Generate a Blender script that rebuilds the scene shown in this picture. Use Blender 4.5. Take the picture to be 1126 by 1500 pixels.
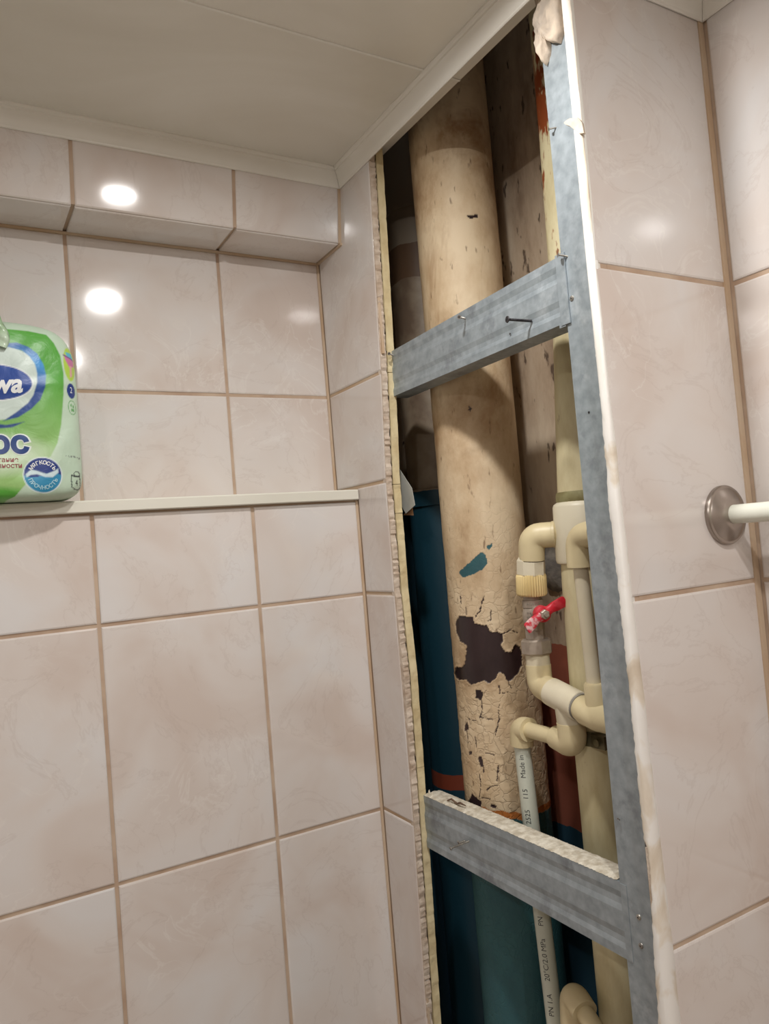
import bpy, bmesh, math, random
import numpy as np
from mathutils import Vector, Matrix, noise
for o in list(bpy.data.objects): bpy.data.objects.remove(o)
S = bpy.context.scene
COL = S.collection
random.seed(7)
PI = math.pi
# ------------------------------------------------------------------ camera, light, exposure
cd = bpy.data.cameras.new('camera'); cam = bpy.data.objects.new('camera', cd); COL.objects.link(cam)
cd.sensor_fit = 'HORIZONTAL'; cd.sensor_width = 36.0; cd.lens = 36.0*1108/1126
cd.clip_start = .01
RC = [[0.863163, 0.051297, -0.502312], [-0.498114, -0.076431, -0.863763], [-0.0827, 0.995755, -0.040420]]
m = Matrix(RC).normalized().to_4x4(); cam.matrix_world = m
S.camera = cam
S.view_settings.view_transform = 'Standard'; S.view_settings.look = 'None'
S.view_settings.gamma = 1; S.view_settings.use_curve_mapping = False
S.view_settings.exposure = 0.14
W = bpy.data.worlds.new('world'); S.world = W; W.use_nodes = True
W.node_tree.nodes['Background'].inputs[0].default_value = (1, .95, .88, 1)
W.node_tree.nodes['Background'].inputs[1].default_value = .05
ZC = .530           # ceiling height above the camera
ZF = -1.68          # floor
LAMPS = [(.292, .50, 2.7), (.277, .05, 3.0), (-.50, -.30, 3.9), (.15, -.80, 3.9)]  # last two are unseen fill lamps, added to raise the bounce light
for i, (x, y, p) in enumerate(LAMPS):
    ld = bpy.data.lights.new('spot_light', 'AREA'); ld.shape = 'DISK'; ld.size = .045
    ld.energy = p; ld.color = (1, .975, .95)
    lo = bpy.data.objects.new('lamp_light', ld); COL.objects.link(lo); lo.location = (x, y, ZC-.008)

# ------------------------------------------------------------------ materials
def nt(name):
    M = bpy.data.materials.new(name); M.use_nodes = True
    t = M.node_tree; b = t.nodes['Principled BSDF']
    return M, t, b
def N(t, typ, **kw):
    n = t.nodes.new(typ)
    for k, v in kw.items():
        if k.startswith('i_'):
            key = k[2:]; key = int(key) if key.isdigit() else key
            n.inputs[key].default_value = v
        else: setattr(n, k, v)
    return n
def L(t, a, b): t.links.new(a, b)
def coords(t, rnd=False, scale=(1, 1, 1)):
    tc = N(t, 'ShaderNodeTexCoord'); mp = N(t, 'ShaderNodeMapping'); mp.inputs['Scale'].default_value = scale
    L(t, tc.outputs['Object'], mp.inputs['Vector'])
    if rnd:
        oi = N(t, 'ShaderNodeObjectInfo'); mu = N(t, 'ShaderNodeMath', operation='MULTIPLY', i_1=37.0)
        L(t, oi.outputs['Random'], mu.inputs[0]); L(t, mu.outputs[0], mp.inputs['Location'])
    return mp.outputs[0]
def ramp(t, fac, stops, interp='LINEAR'):
    r = N(t, 'ShaderNodeValToRGB'); r.color_ramp.interpolation = interp
    e = r.color_ramp.elements
    while len(e) < len(stops): e.new(.5)
    for k, (p, c) in enumerate(stops):
        e[k].position = p; e[k].color = (*c, 1) if len(c) == 3 else c
    L(t, fac, r.inputs[0]); return r.outputs[0]
def bump(t, b, h, strength=.3, dist=.001):
    bn = N(t, 'ShaderNodeBump'); bn.inputs['Strength'].default_value = strength; bn.inputs['Distance'].default_value = dist
    L(t, h, bn.inputs['Height']); L(t, bn.outputs[0], b.inputs['Normal']); return bn
def sn(c):  # srgb 0-255 -> linear
    return tuple((v/255/12.92 if v/255 <= .04045 else ((v/255+.055)/1.055)**2.4) for v in c)
def simple(name, c1, c2=None, scale=30, rough=.5, metal=0, bmp=0, det=4, rnd=False, stretch=(1, 1, 1), spec=.5, bscale=None, pos=(.35, .65)):
    M, t, b = nt(name); co = coords(t, rnd, stretch)
    n = N(t, 'ShaderNodeTexNoise', i_Scale=scale, i_Detail=det); L(t, co, n.inputs['Vector'])
    L(t, ramp(t, n.outputs['Fac'], [(pos[0], sn(c1)), (pos[1], sn(c2 or c1))]), b.inputs['Base Color'])
    b.inputs['Roughness'].default_value = rough; b.inputs['Metallic'].default_value = metal
    b.inputs['Specular IOR Level'].default_value = spec
    if bmp:
        n2 = N(t, 'ShaderNodeTexNoise', i_Scale=bscale or scale*4, i_Detail=5); L(t, co, n2.inputs['Vector'])
        bump(t, b, n2.outputs['Fac'], bmp)
    return M
def tile_mat():
    M, t, b = nt('tile_glaze'); co = coords(t, True)
    a = N(t, 'ShaderNodeTexNoise', i_Scale=7.0, i_Detail=3, i_Distortion=.6); L(t, co, a.inputs['Vector'])
    base = ramp(t, a.outputs['Fac'], [(.30, sn((222, 219, 217))), (.5, sn((219, 211, 205))), (.68, sn((211, 198, 189)))])
    v = N(t, 'ShaderNodeTexNoise', i_Scale=11.0, i_Detail=5, i_Distortion=1.4, i_Roughness=.55); L(t, co, v.inputs['Vector'])
    s = N(t, 'ShaderNodeMath', operation='SUBTRACT', i_1=.5); L(t, v.outputs['Fac'], s.inputs[0])
    ab = N(t, 'ShaderNodeMath', operation='ABSOLUTE'); L(t, s.outputs[0], ab.inputs[0])
    vm = ramp(t, ab.outputs[0], [(0, (1, 1, 1)), (.018, (0, 0, 0))])
    k = N(t, 'ShaderNodeTexNoise', i_Scale=5.0, i_Detail=1); L(t, co, k.inputs['Vector'])
    km = ramp(t, k.outputs['Fac'], [(.48, (0, 0, 0)), (.62, (1, 1, 1))])
    f = N(t, 'ShaderNodeMath', operation='MULTIPLY'); L(t, vm, f.inputs[0]); L(t, km, f.inputs[1])
    f2 = N(t, 'ShaderNodeMath', operation='MULTIPLY', i_1=.38); L(t, f.outputs[0], f2.inputs[0])
    mx = N(t, 'ShaderNodeMixRGB'); L(t, f2.outputs[0], mx.inputs[0]); L(t, base, mx.inputs[1]); mx.inputs[2].default_value = (*sn((232, 228, 222)), 1)
    # fine darker veins
    v2 = N(t, 'ShaderNodeTexNoise', i_Scale=6.0, i_Detail=6, i_Distortion=2.0, i_Roughness=.6); L(t, co, v2.inputs['Vector'])
    s2 = N(t, 'ShaderNodeMath', operation='SUBTRACT', i_1=.47); L(t, v2.outputs['Fac'], s2.inputs[0])
    a2 = N(t, 'ShaderNodeMath', operation='ABSOLUTE'); L(t, s2.outputs[0], a2.inputs[0])
    m2 = ramp(t, a2.outputs[0], [(0, (.16, .16, .16)), (.014, (0, 0, 0))])
    mx2 = N(t, 'ShaderNodeMixRGB'); L(t, m2, mx2.inputs[0]); L(t, mx.outputs[0], mx2.inputs[1]); mx2.inputs[2].default_value = (*sn((176, 158, 148)), 1)
    L(t, mx2.outputs[0], b.inputs['Base Color'])
    b.inputs['Roughness'].default_value = .09; b.inputs['Specular IOR Level'].default_value = .55
    w = N(t, 'ShaderNodeTexNoise', i_Scale=9.0, i_Detail=2); L(t, co, w.inputs['Vector'])
    bump(t, b, w.outputs['Fac'], .08, .001)
    return M
TILE = tile_mat()
GROUT = simple('grout', (178, 152, 130), (196, 174, 152), 25, .85, bmp=.4)
GROUTY = simple('corner_grout', (194, 166, 136), (204, 184, 160), 14, .85, bmp=.4)
SUB = simple('cement', (150, 140, 128), (120, 112, 102), 20, .9, bmp=.4)
PVC = simple('white_pvc', (240, 238, 230), (232, 228, 218), 8, .3)
PVCW = simple('white_corner_pvc', (244, 243, 238), (234, 231, 222), 14, .35)
TRIM = simple('shelf_pvc', (226, 224, 212), (220, 217, 204), 6, .35)
GYPS = simple('gypsum_edge', (226, 212, 172), (206, 188, 146), 60, .9, bmp=.8, bscale=220, stretch=(1, 1, .6))
TEDGE = simple('tile_cut_edge', (218, 204, 188), (186, 166, 146), 70, .85, bmp=.8, bscale=300)
DARK = simple('dark_gap', (60, 46, 36), (36, 28, 24), 60, .95)
def galv_mat():
    M, t, b = nt('galvanised_steel'); co = coords(t, True)
    v = N(t, 'ShaderNodeTexNoise', i_Scale=95.0, i_Detail=4); L(t, co, v.inputs['Vector'])
    v1 = N(t, 'ShaderNodeTexNoise', i_Scale=14.0, i_Detail=5, i_Roughness=.7); L(t, co, v1.inputs['Vector'])
    c1 = ramp(t, v.outputs['Fac'], [(.3, sn((146, 156, 162))), (.7, sn((172, 182, 188)))])
    m1 = ramp(t, v1.outputs['Fac'], [(.30, (1, 1, 1)), (.44, (0, 0, 0))])
    mx = N(t, 'ShaderNodeMixRGB'); L(t, m1, mx.inputs[0]); L(t, c1, mx.inputs[1]); mx.inputs[2].default_value = (*sn((128, 134, 140)), 1)
    m2 = ramp(t, v1.outputs['Fac'], [(.60, (0, 0, 0)), (.72, (.6, .6, .6))])
    mx2 = N(t, 'ShaderNodeMixRGB'); L(t, m2, mx2.inputs[0]); L(t, mx.outputs[0], mx2.inputs[1]); mx2.inputs[2].default_value = (*sn((206, 214, 218)), 1)
    L(t, mx2.outputs[0], b.inputs['Base Color'])
    b.inputs['Metallic'].default_value = .45; b.inputs['Roughness'].default_value = .46
    bump(t, b, v.outputs['Fac'], .08)
    return M
GALV = galv_mat()
PPR = simple('beige_ppr', (222, 208, 168), (206, 190, 150), 16, .42, bmp=.06)
PPRW = simple('pale_ppr', (228, 220, 196), (214, 204, 178), 20, .42, bmp=.06)
WHITEP = simple('white_ppr', (214, 220, 208), (196, 200, 186), 9, .35)
RIBM = simple('ribbed_cap', (228, 206, 150), (208, 184, 128), 24, .45)
NICKEL = simple('nickel_brass', (176, 164, 150), (150, 138, 126), 60, .4, metal=.35, bmp=.2)
CHROME = simple('worn_chrome', (176, 166, 158), (146, 136, 128), 18, .28, metal=.85)
RED = simple('red_enamel', (196, 30, 48), (214, 60, 74), 120, .4, pos=(.45, .62))
REDW = simple('worn_red_enamel', (204, 50, 66), (226, 190, 190), 90, .5, pos=(.46, .56))
SCREW = simple('zinc_screw', (190, 186, 176), (150, 146, 140), 200, .35, metal=.8)
BLKS = simple('black_screw', (52, 50, 52), (84, 82, 84), 200, .4, metal=.6)
INK = simple('print_ink', (58, 60, 62), rough=.6)
DUST = simple('plaster_dust', (228, 222, 206), (190, 180, 160), 130, .95, bmp=1.0, bscale=300)
PLAST = simple('plaster_lump', (216, 200, 180), (182, 170, 156), 70, .9, bmp=1.0, bscale=120)
PAPER = simple('grey_paper', (176, 178, 172), (160, 160, 154), 30, .8)
KRAFT = simple('brown_paper', (170, 132, 96), (150, 112, 80), 40, .9)
def plaster_mat():
    M, t, b = nt('torn_plaster'); co = coords(t, False, (1, 1, .5))
    n = N(t, 'ShaderNodeTexNoise', i_Scale=26.0, i_Detail=5, i_Distortion=.8); L(t, co, n.inputs['Vector'])
    c = ramp(t, n.outputs['Fac'], [(.36, sn((212, 198, 178))), (.46, sn((226, 216, 200))), (.52, sn((238, 235, 229)))])
    L(t, c, b.inputs['Base Color']); b.inputs['Roughness'].default_value = .7
    bump(t, b, n.outputs['Fac'], .4, .002)
    return M
TORN = plaster_mat()
def ceil_mat():
    M, t, b = nt('ceiling_pvc'); co = coords(t, False, (.6, 1, 1))
    n = N(t, 'ShaderNodeTexNoise', i_Scale=5.0, i_Detail=5, i_Distortion=1.0); L(t, co, n.inputs['Vector'])
    L(t, ramp(t, n.outputs['Fac'], [(.3, sn((222, 217, 206))), (.5, sn((230, 226, 216))), (.7, sn((237, 234, 226)))]), b.inputs['Base Color'])
    b.inputs['Roughness'].default_value = .3
    return M
CEIL = ceil_mat()
def shaft_wall_mat(rear=False):
    M, t, b = nt('shaft_plaster'); g = N(t, 'ShaderNodeNewGeometry'); sp = N(t, 'ShaderNodeSeparateXYZ'); L(t, g.outputs['Position'], sp.inputs[0])
    mp = N(t, 'ShaderNodeMapping'); mp.inputs['Scale'].default_value = (1, 1, .35); L(t, g.outputs['Position'], mp.inputs[0])
    n = N(t, 'ShaderNodeTexNoise', i_Scale=14.0, i_Detail=7, i_Roughness=.65); L(t, mp.outputs[0], n.inputs['Vector'])
    c = ramp(t, n.outputs['Fac'], [(.34, sn((150, 128, 106))), (.5, sn((192, 172, 148))), (.66, sn((214, 198, 174)))])
    # dark specks
    s = N(t, 'ShaderNodeTexNoise', i_Scale=85.0, i_Detail=3); L(t, mp.outputs[0], s.inputs['Vector'])
    sm = ramp(t, s.outputs['Fac'], [(.64, (0, 0, 0)), (.69, (.8, .8, .8))])
    mx = N(t, 'ShaderNodeMixRGB'); L(t, sm, mx.inputs[0]); L(t, c, mx.inputs[1]); mx.inputs[2].default_value = (*sn((66, 48, 38)), 1)
    # painted bands by height, with ragged borders
    w = N(t, 'ShaderNodeTexNoise', i_Scale=18.0, i_Detail=3); L(t, g.outputs['Position'], w.inputs['Vector'])
    ad = N(t, 'ShaderNodeMath', operation='MULTIPLY_ADD', i_1=.03); L(t, w.outputs['Fac'], ad.inputs[0]); L(t, sp.outputs['Z'], ad.inputs[2])
    def below(z, prev, col):
        lt = N(t, 'ShaderNodeMath', operation='LESS_THAN', i_1=z); L(t, ad.outputs[0], lt.inputs[0])
        q = N(t, 'ShaderNodeMixRGB'); L(t, lt.outputs[0], q.inputs[0]); L(t, prev, q.inputs[1])
        q.inputs[2].default_value = (*sn(col), 1); return q.outputs[0]
    c = below(-.140 if not rear else .10, mx.outputs[0], (150, 84, 64) if not rear else (22, 60, 74)); c = below(-.385, c, (28, 66, 84))
    L(t, c, b.inputs['Base Color']); b.inputs['Roughness'].default_value = .75
    bump(t, b, n.outputs['Fac'], .5, .003)
    return M
SHAFT = shaft_wall_mat(); SHAFTR = shaft_wall_mat(True)

# ------------------------------------------------------------------ mesh helpers
class MB:
    def __init__(s): s.v = []; s.f = []
    def add(s, vs, fs):
        o = len(s.v); s.v += [tuple(v) for v in vs]; s.f += [tuple(i+o for i in f) for f in fs]; return s
    def box(s, x0, x1, y0, y1, z0, z1):
        return s.add([(x, y, z) for x in (x0, x1) for y in (y0, y1) for z in (z0, z1)],
                     [(0, 1, 3, 2), (4, 6, 7, 5), (0, 4, 5, 1), (2, 3, 7, 6), (0, 2, 6, 4), (1, 5, 7, 3)])
    def sweep(s, pts, rad, seg=20, caps=True, prof=None, ref=None):
        pts = [Vector(p) for p in pts]; n = len(pts)
        if not hasattr(rad, '__len__'): rad = [rad]*n
        vs = []; up = Vector(ref) if ref else None
        for i, p in enumerate(pts):
            d = (pts[min(i+1, n-1)]-pts[max(i-1, 0)])
            if d.length < 1e-9: d = Vector((0, 0, 1))
            d.normalize()
            if up is None: up = Vector((0, 0, 1)) if abs(d.z) < .9 else Vector((1, 0, 0))
            a = (up-d*up.dot(d)).normalized(); up = a; b = d.cross(a)
            for k in range(seg):
                t = 2*PI*k/seg; q = prof(t) if prof else 1
                vs.append(p+(a*math.cos(t)+b*math.sin(t))*rad[i]*q)
        fs = [(i*seg+k, i*seg+(k+1) % seg, (i+1)*seg+(k+1) % seg, (i+1)*seg+k) for i in range(n-1) for k in range(seg)]
        if caps: fs += [tuple(range(seg))[::-1], tuple((n-1)*seg+k for k in range(seg))]
        return s.add(vs, fs)
    def prism(s, poly, d):     # poly: 3D points, d: extrusion vector
        n = len(poly); d = Vector(d); vs = [Vector(p) for p in poly]; vs += [p+d for p in vs]
        return s.add(vs, [tuple(range(n))[::-1], tuple(range(n, 2*n))]+[(i, (i+1) % n, n+(i+1) % n, n+i) for i in range(n)])
    def build(s, name, mat, parent=None, smooth=False, loc=None, angle=40):
        me = bpy.data.meshes.new(name); vs = s.v
        if loc: vs = [(v[0]-loc[0], v[1]-loc[1], v[2]-loc[2]) for v in vs]
        me.from_pydata(vs, [], s.f); me.update()
        bm = bmesh.new(); bm.from_mesh(me); bmesh.ops.recalc_face_normals(bm, faces=bm.faces); bm.to_mesh(me); bm.free()
        me.materials.append(mat)
        if smooth:
            me.polygons.foreach_set('use_smooth', [True]*len(me.polygons))
            me.set_sharp_from_angle(angle=math.radians(angle))
        o = bpy.data.objects.new(name, me); COL.objects.link(o)
        if parent: o.parent = parent
        if loc: o.location = Vector(loc)
        if parent and loc:
            o.location = Vector(loc)-parent.location
        elif parent:
            o.location = -parent.location
        return o
def empty(name, loc, label, cat, group=None):
    o = bpy.data.objects.new(name, None); COL.objects.link(o); o.location = loc; o.empty_display_size = .02
    o['label'] = label; o['category'] = cat
    if group: o['group'] = group
    return o
def tag(o, label, cat, group=None):
    o['label'] = label; o['category'] = cat
    if group: o['group'] = group
    return o
def struct(o, label, cat='wall'):
    o['kind'] = 'structure'; o['label'] = label; o['category'] = cat; return o
def rpath(pts, r, n=7):       # round the corners of a polyline
    pts = [Vector(p) for p in pts]; out = [pts[0]]
    for i in range(1, len(pts)-1):
        a, b, c = pts[i-1], pts[i], pts[i+1]
        rr = min(r, (a-b).length*.49, (c-b).length*.49)
        p, q = b+(a-b).normalized()*rr, b+(c-b).normalized()*rr
        for k in range(n+1):
            t = k/n; out.append(p*(1-t)**2+b*2*t*(1-t)+q*t*t)
    out.append(pts[-1]); return out
def interp(z, tab):
    return float(np.interp(z, [p[0] for p in tab], [p[1] for p in tab]))

# tile: quad in (u,v) lying on a plane, glazed front, bevelled rim
tile_cache = {}
def tile(parent, plane, c, u0, u1, v0, v1, quad=None, mat=None, tilt=True):
    """plane: 'A' faces -Y (u=x), 'B' faces -X (u=y), 'S' faces down (u=x, v=y)"""
    cu, cv = (u0+u1)/2, (v0+v1)/2
    q = quad or [(u0, v0), (u1, v0), (u1, v1), (u0, v1)]
    q = [(a-cu, b-cv) for a, b in q]
    key = (plane, tuple((round(a, 5), round(b, 5)) for a, b in q))
    def P(u, v, d):
        return {'A': (u, d, v), 'B': (d, u, v), 'S': (u, v, d)}[plane]
    if key not in tile_cache:
        def inset(k):
            return [(a-math.copysign(k, a), b-math.copysign(k, b)) for a, b in q]
        rings = [(q, .0068), (q, .0016), (inset(.0006), .0006), (inset(.0022), 0)]
        vs = [P(a, b, d) for r, d in rings for a, b in r]
        fs = [(12, 13, 14, 15), (3, 2, 1, 0)]
        for i in range(3):
            for k in range(4): fs.append((i*4+k, i*4+(k+1) % 4, i*4+4+(k+1) % 4, i*4+4+k))
        me = bpy.data.meshes.new('tile'); me.from_pydata(vs, [], fs); me.update()
        bm = bmesh.new(); bm.from_mesh(me); bmesh.ops.recalc_face_normals(bm, faces=bm.faces); bm.to_mesh(me); bm.free()
        me.materials.append(mat or TILE); tile_cache[key] = me
    o = bpy.data.objects.new('tile', tile_cache[key]); COL.objects.link(o); o.parent = parent
    o.location = Vector(P(cu, cv, c))-parent.location
    if tilt:
        j = .0035
        a, b = random.uniform(-j, j), random.uniform(-j, j)
        o.rotation_euler = {'A': (a, 0, b), 'B': (0, a, b), 'S': (a, b, 0)}[plane]
    return o
G = .0021
def grid(parent, plane, c, us, vs):
    for i in range(len(us)-1):
        for j in range(len(vs)-1):
            tile(parent, plane, c, us[i]+G, us[i+1]-G, vs[j]+G, vs[j+1]-G)

# ------------------------------------------------------------------ the room
ROWS = [-1.68, -1.58, -1.278, -.976, -.674, -.372, -.070]
XJ = [-1.0, -.858, -.656, -.454, -.252, -.050, .1515, .3525, .5095]
mb = MB(); mb.box(-1.02, .5095, .9528, 1.06, ZF-.05, .0768); mb.box(-1.02, .5095, 1.0168, 1.06, .0768, .4335); mb.prism([(-1.02, .9378, .4335), (-1.02, .9260, .515), (-1.02, .9260, .80), (-1.02, 1.06, .80), (-1.02, 1.06, .4335)], (1.5295, 0, 0))
wall_back = struct(mb.build('wall_back', GROUT), 'back wall of marbled beige tiles with a long recessed niche')
grid(wall_back, 'A', .951, XJ, ROWS+[.0635])
grid(wall_back, 'A', 1.015, XJ, [.0770, .225, .4300])
XJB = [-1.0, -.858, -.656, -.454, -.252, -.050, .1515, .3525, .5085]
for i in range(len(XJB)-1):      # the beam face leans forward towards the ceiling
    o = tile(wall_back, 'A', .9305, XJB[i]+G, XJB[i+1]-G, .4312, .5170, tilt=False); o.rotation_euler = (.145, 0, 0)
for i in range(len(XJB)-1):
    tile(wall_back, 'S', .4300, XJB[i]+G, XJB[i+1]-G, .9395, 1.0135)
# yellowed grout strips in the corners
mb = MB()
mb.box(.5068, .5104, .9505, .9530, -1.6, .0635); mb.box(.5068, .5104, 1.0140, 1.017, .080, .43); mb.prism([(.5058, .9362, .431), (.5058, .9250, .512), (.5058, .9275, .512), (.5058, .9387, .431)], (.0046, 0, 0))
mb.box(-1, .510, 1.0125, 1.0168, .4275, .4305); mb.box(.5070, .5104, .934, 1.015, .4280, .4315)
mb.build('corner_grout', GROUTY, wall_back)
# shelf edge trim and shelf top
mb = MB(); mb.prism([(-1.0, y, z) for y, z in [(.9440, .0640), (.9428, .0652), (.9428, .0768), (.9440, .0785), (1.0145, .0785), (1.0145, .0768), (.9520, .0768), (.9520, .0640)]], (1.5080, 0, 0))
t = mb.build('trim_1', TRIM); t['kind'] = 'structure'; t['label'] = 'flat white plastic edging along the niche shelf'; t['category'] = 'trim'

# edge where the lining was cut away: position of the cut by height
CUT = [(-1.7, .882), (-.63, .877), (-.37, .868), (-.18, .863), (-.067, .868), (.083, .866), (.225, .855), (.50, .841), (.56, .839)]
def cut(z): return interp(z, CUT)
random.seed(11)
# gypsum board and adhesive of the return strip
def ragged_slab(x0, x1, off, amp, z0, z1, step, name, mat, parent, yback=1.045):
    mb = MB(); vs = []; n = int((z1-z0)/step)
    for i in range(n+1):
        z = z0+(z1-z0)*i/n; dz = random.uniform(-.3, .3)*step
        y = cut(z)+off+random.uniform(-amp, amp)
        y2 = y+random.uniform(-amp, amp)*.8
        z += dz if 0 < i < n else 0
        yk = yback or y+.008
        vs += [(x0, y, z), (x1, y2, z), (x1, yk, z), (x0, yk, z)]
    fs = [(i*4+k, i*4+(k+1) % 4, i*4+4+(k+1) % 4, i*4+4+k) for i in range(n) for k in range(4)]
    fs += [(3, 2, 1, 0), tuple(n*4+k for k in range(4))]
    mb.add(vs, fs); return mb.build(name, mat, parent)
wall_right = struct(ragged_slab(.5195, .5222, .003, .0015, ZF, .56, .006, 'wall_right', DARK, None), 'narrow return strip of tiles beside the opened shaft')
for z0, z1 in [(ZF, -.30), (-.2995, .0375), (.0382, .0765), (.0772, .2255), (.2265, .56)]:
    ragged_slab(.5212, .5318, 0, .0005, z0, z1, .007, 'plasterboard', GYPS, wall_right)
ragged_slab(.5107, .5190, .0000, .0010, ZF, .56, .0037, 'cut_tile_edge', TEDGE, wall_right, None)
mb = MB(); mb.box(.5116, .5150, .8760, 1.04, ZF, .10); mb.box(.5116, .5150, .8660, 1.04, .10, .20); mb.box(.5116, .5150, .8600, 1.04, .20, .25); mb.box(.5116, .5150, .8500, 1.04, .25, .56); mb.build('grout_bed', GROUTY, wall_right)
RB = [-1.68, -1.58, -1.276, -.975, -.673, -.371, -.069, .082, .2265, .530]
for j in range(len(RB)-1):
    a, b = RB[j]+G, RB[j+1]-G
    yb = 1.0125 if a > .07 else .9485
    q = [(cut(a)+.0016, a), (yb, a), (yb, b), (cut(b)+.0016, b)]
    tile(wall_right, 'B', .510, cut(a), yb, a, b, quad=q, tilt=False)

# panel beside the shaft facing the room (wall with towel rail)
CW = [(-1.7, .530), (-.36, .5262), (-.24, .5220), (-.167, .5205), (-.063, .5180), (.04, .5155), (.23, .5120), (.56, .5115)]
mb = MB(); mb.box(.5290, .72, .4740, .4925, ZF, .60); mb.box(.5135, .5292, .4742, .4785, ZF, .56)
wall_front = struct(mb.build('wall_middle', GROUT), 'side panel of the shaft casing tiled in marbled beige')
RCj = [-1.68, -1.278, -.976, -.674, -.373, -.068, .232, .530]
for j in range(len(RCj)-1):
    a, b = RCj[j]+G, RCj[j+1]-G
    q = [(interp(a, CW), a), (.6945, a), (.6945, b), (interp(b, CW), b)]
    tile(wall_front, 'A', .4725, .52, .6945, a, b, quad=q, tilt=False)
mb = MB(); mb.box(.6935, .7005, .4712, .4745, ZF, .53); mb.build('corner_grout', GROUTY, wall_front)
mb = MB(); mb.box(.70, .74, -1.2, .4735, ZF-.05, .60)
for v in range(8):
    pass
wall_side = struct(MB().box(.7018, .72, -1.2, .4738, ZF-.05, .60).build('wall_side', GROUT), 'right hand wall of marbled beige tiles beyond the towel rail')
grid(wall_side, 'B', .700, [-1.2, -.948, -.746, -.544, -.342, -.140, .062, .264, .4700], RCj)

# torn plaster over the end of that panel
random.seed(5)
LZ = [(-1.7, .4885), (-.43, .4830), (-.376, .4815), (-.335, .4790), (-.318, .4760), (-.292, .4755), (-.276, .4800), (-.247, .4808), (-.15, .4806), (-.1, .4816), (.03, .4836), (.09, .4822), (.56, .4824)]
mb = MB(); n = 560; vs = []; rows = 8
for i in range(n+1):
    z = -1.68+(.535+1.68)*i/n
    yl = interp(z, LZ)+random.uniform(-.0007, .0007)+.0006*noise.noise((z*40, 0, 3))
    ye = .4728; xe = interp(z, CW)+.0012+.0012*noise.noise((z*22, 5, 1))
    xo = .5112+.0006*noise.noise((z*30, 1, 7))
    th = .0006+.0005*noise.noise((z*60, 2, 2))
    pr = [(.5235, yl+.0005), (xo+.002, yl), (xo, yl-.0018), (xo-.0002, (yl+ye)/2), (xo, ye+.001), (xo+.0012, ye-.0006), (xe, .4724-.0003), (xe+.001, .4735), (.528, .4750)]
    for x, y in pr: vs.append((x+.0003*noise.noise((z*150, y*900, 0)), y, z))
rows = 9
fs = [(i*rows+k, i*rows+k+1, (i+1)*rows+k+1, (i+1)*rows+k) for i in range(n) for k in range(rows-1)]
fs += [(i*rows+rows-1, i*rows, (i+1)*rows, (i+1)*rows+rows-1) for i in range(n)]
fs += [tuple(range(rows))[::-1], tuple(n*rows+k for k in range(rows))]
mb.add(vs, fs); po = mb.build('plaster_edge', TORN, wall_front, smooth=True, angle=60); po['label'] = 'torn white and beige plaster over the cut panel edge'
# glossy white corner bead on the upper half
mb = MB(); zs = [.535, .40, .23, .10, .07]
mb.sweep([(.5148, .4777-.0004*(k % 2), z) for k, z in enumerate(zs)], [.0054, .0054, .0052, .0046, .002], 20)
o = mb.build('corner_bead', PVCW, wall_front, smooth=True); o['label'] = 'bright white plastic corner bead'
# pinkish tile edge in the broken gap
mb = MB(); mb.box(.5122, .516, .4738, .4786, -.40, -.283); mb.build('broken_tile_edge', TEDGE, wall_front)
# beige drip of glue across the bead
mb = MB(); vs = []
pr = [(.4915, .3700), (.4885, .3705), (.484, .3700), (.474, .366), (.4700, .359), (.4690, .349), (.4740, .351), (.4790, .357), (.484, .363), (.4890, .3672)]
mb.add([(.5085+abs(y-.483)*.05, y-.001, z) for y, z in pr]+[(.5125, y, z) for y, z in pr], [tuple(range(10)), tuple(range(10, 20))[::-1]]+[(i, (i+1) % 10, 10+(i+1) % 10, 10+i) for i in range(10)])
o = mb.build('glue_drip', PLAST, wall_front, smooth=True); o['label'] = 'beige drip of glue over the corner bead'

# shaft shell behind the opening
mb = MB(); mb.box(.535, .86, 1.056, 1.10, ZF-.05, .95)
wb = struct(mb.build('wall_shaft_back', SHAFTR), 'rough back wall inside the pipe shaft, teal below')
mb = MB(); mb.prism([(.70, .4935, ZF-.05), (.70, .90, ZF-.05), (.80, .90, ZF-.05), (.80, 1.056, ZF-.05), (.86, 1.056, ZF-.05), (.86, .4935, ZF-.05)], (0, 0, .95-ZF+.05))
ws = struct(mb.build('wall_shaft_side', SHAFT), 'rough stained side wall inside the shaft, red and teal below')
mb = MB(); mb.box(.5095, .86, .4740, 1.10, .90, .95); struct(mb.build('ceiling_slab', SUB), 'concrete slab closing the pipe shaft', 'ceiling')
mb = MB(); mb.box(-1.02, .74, -1.22, 1.06, ZF-.06, ZF); mb.box(.50, .86, .47, 1.10, ZF-.06, ZF)
struct(mb.build('floor', simple('floor_tile', (206, 196, 184), (196, 184, 170), 8, .4)), 'pale bathroom floor', 'floor')
BTILE = None
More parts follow.
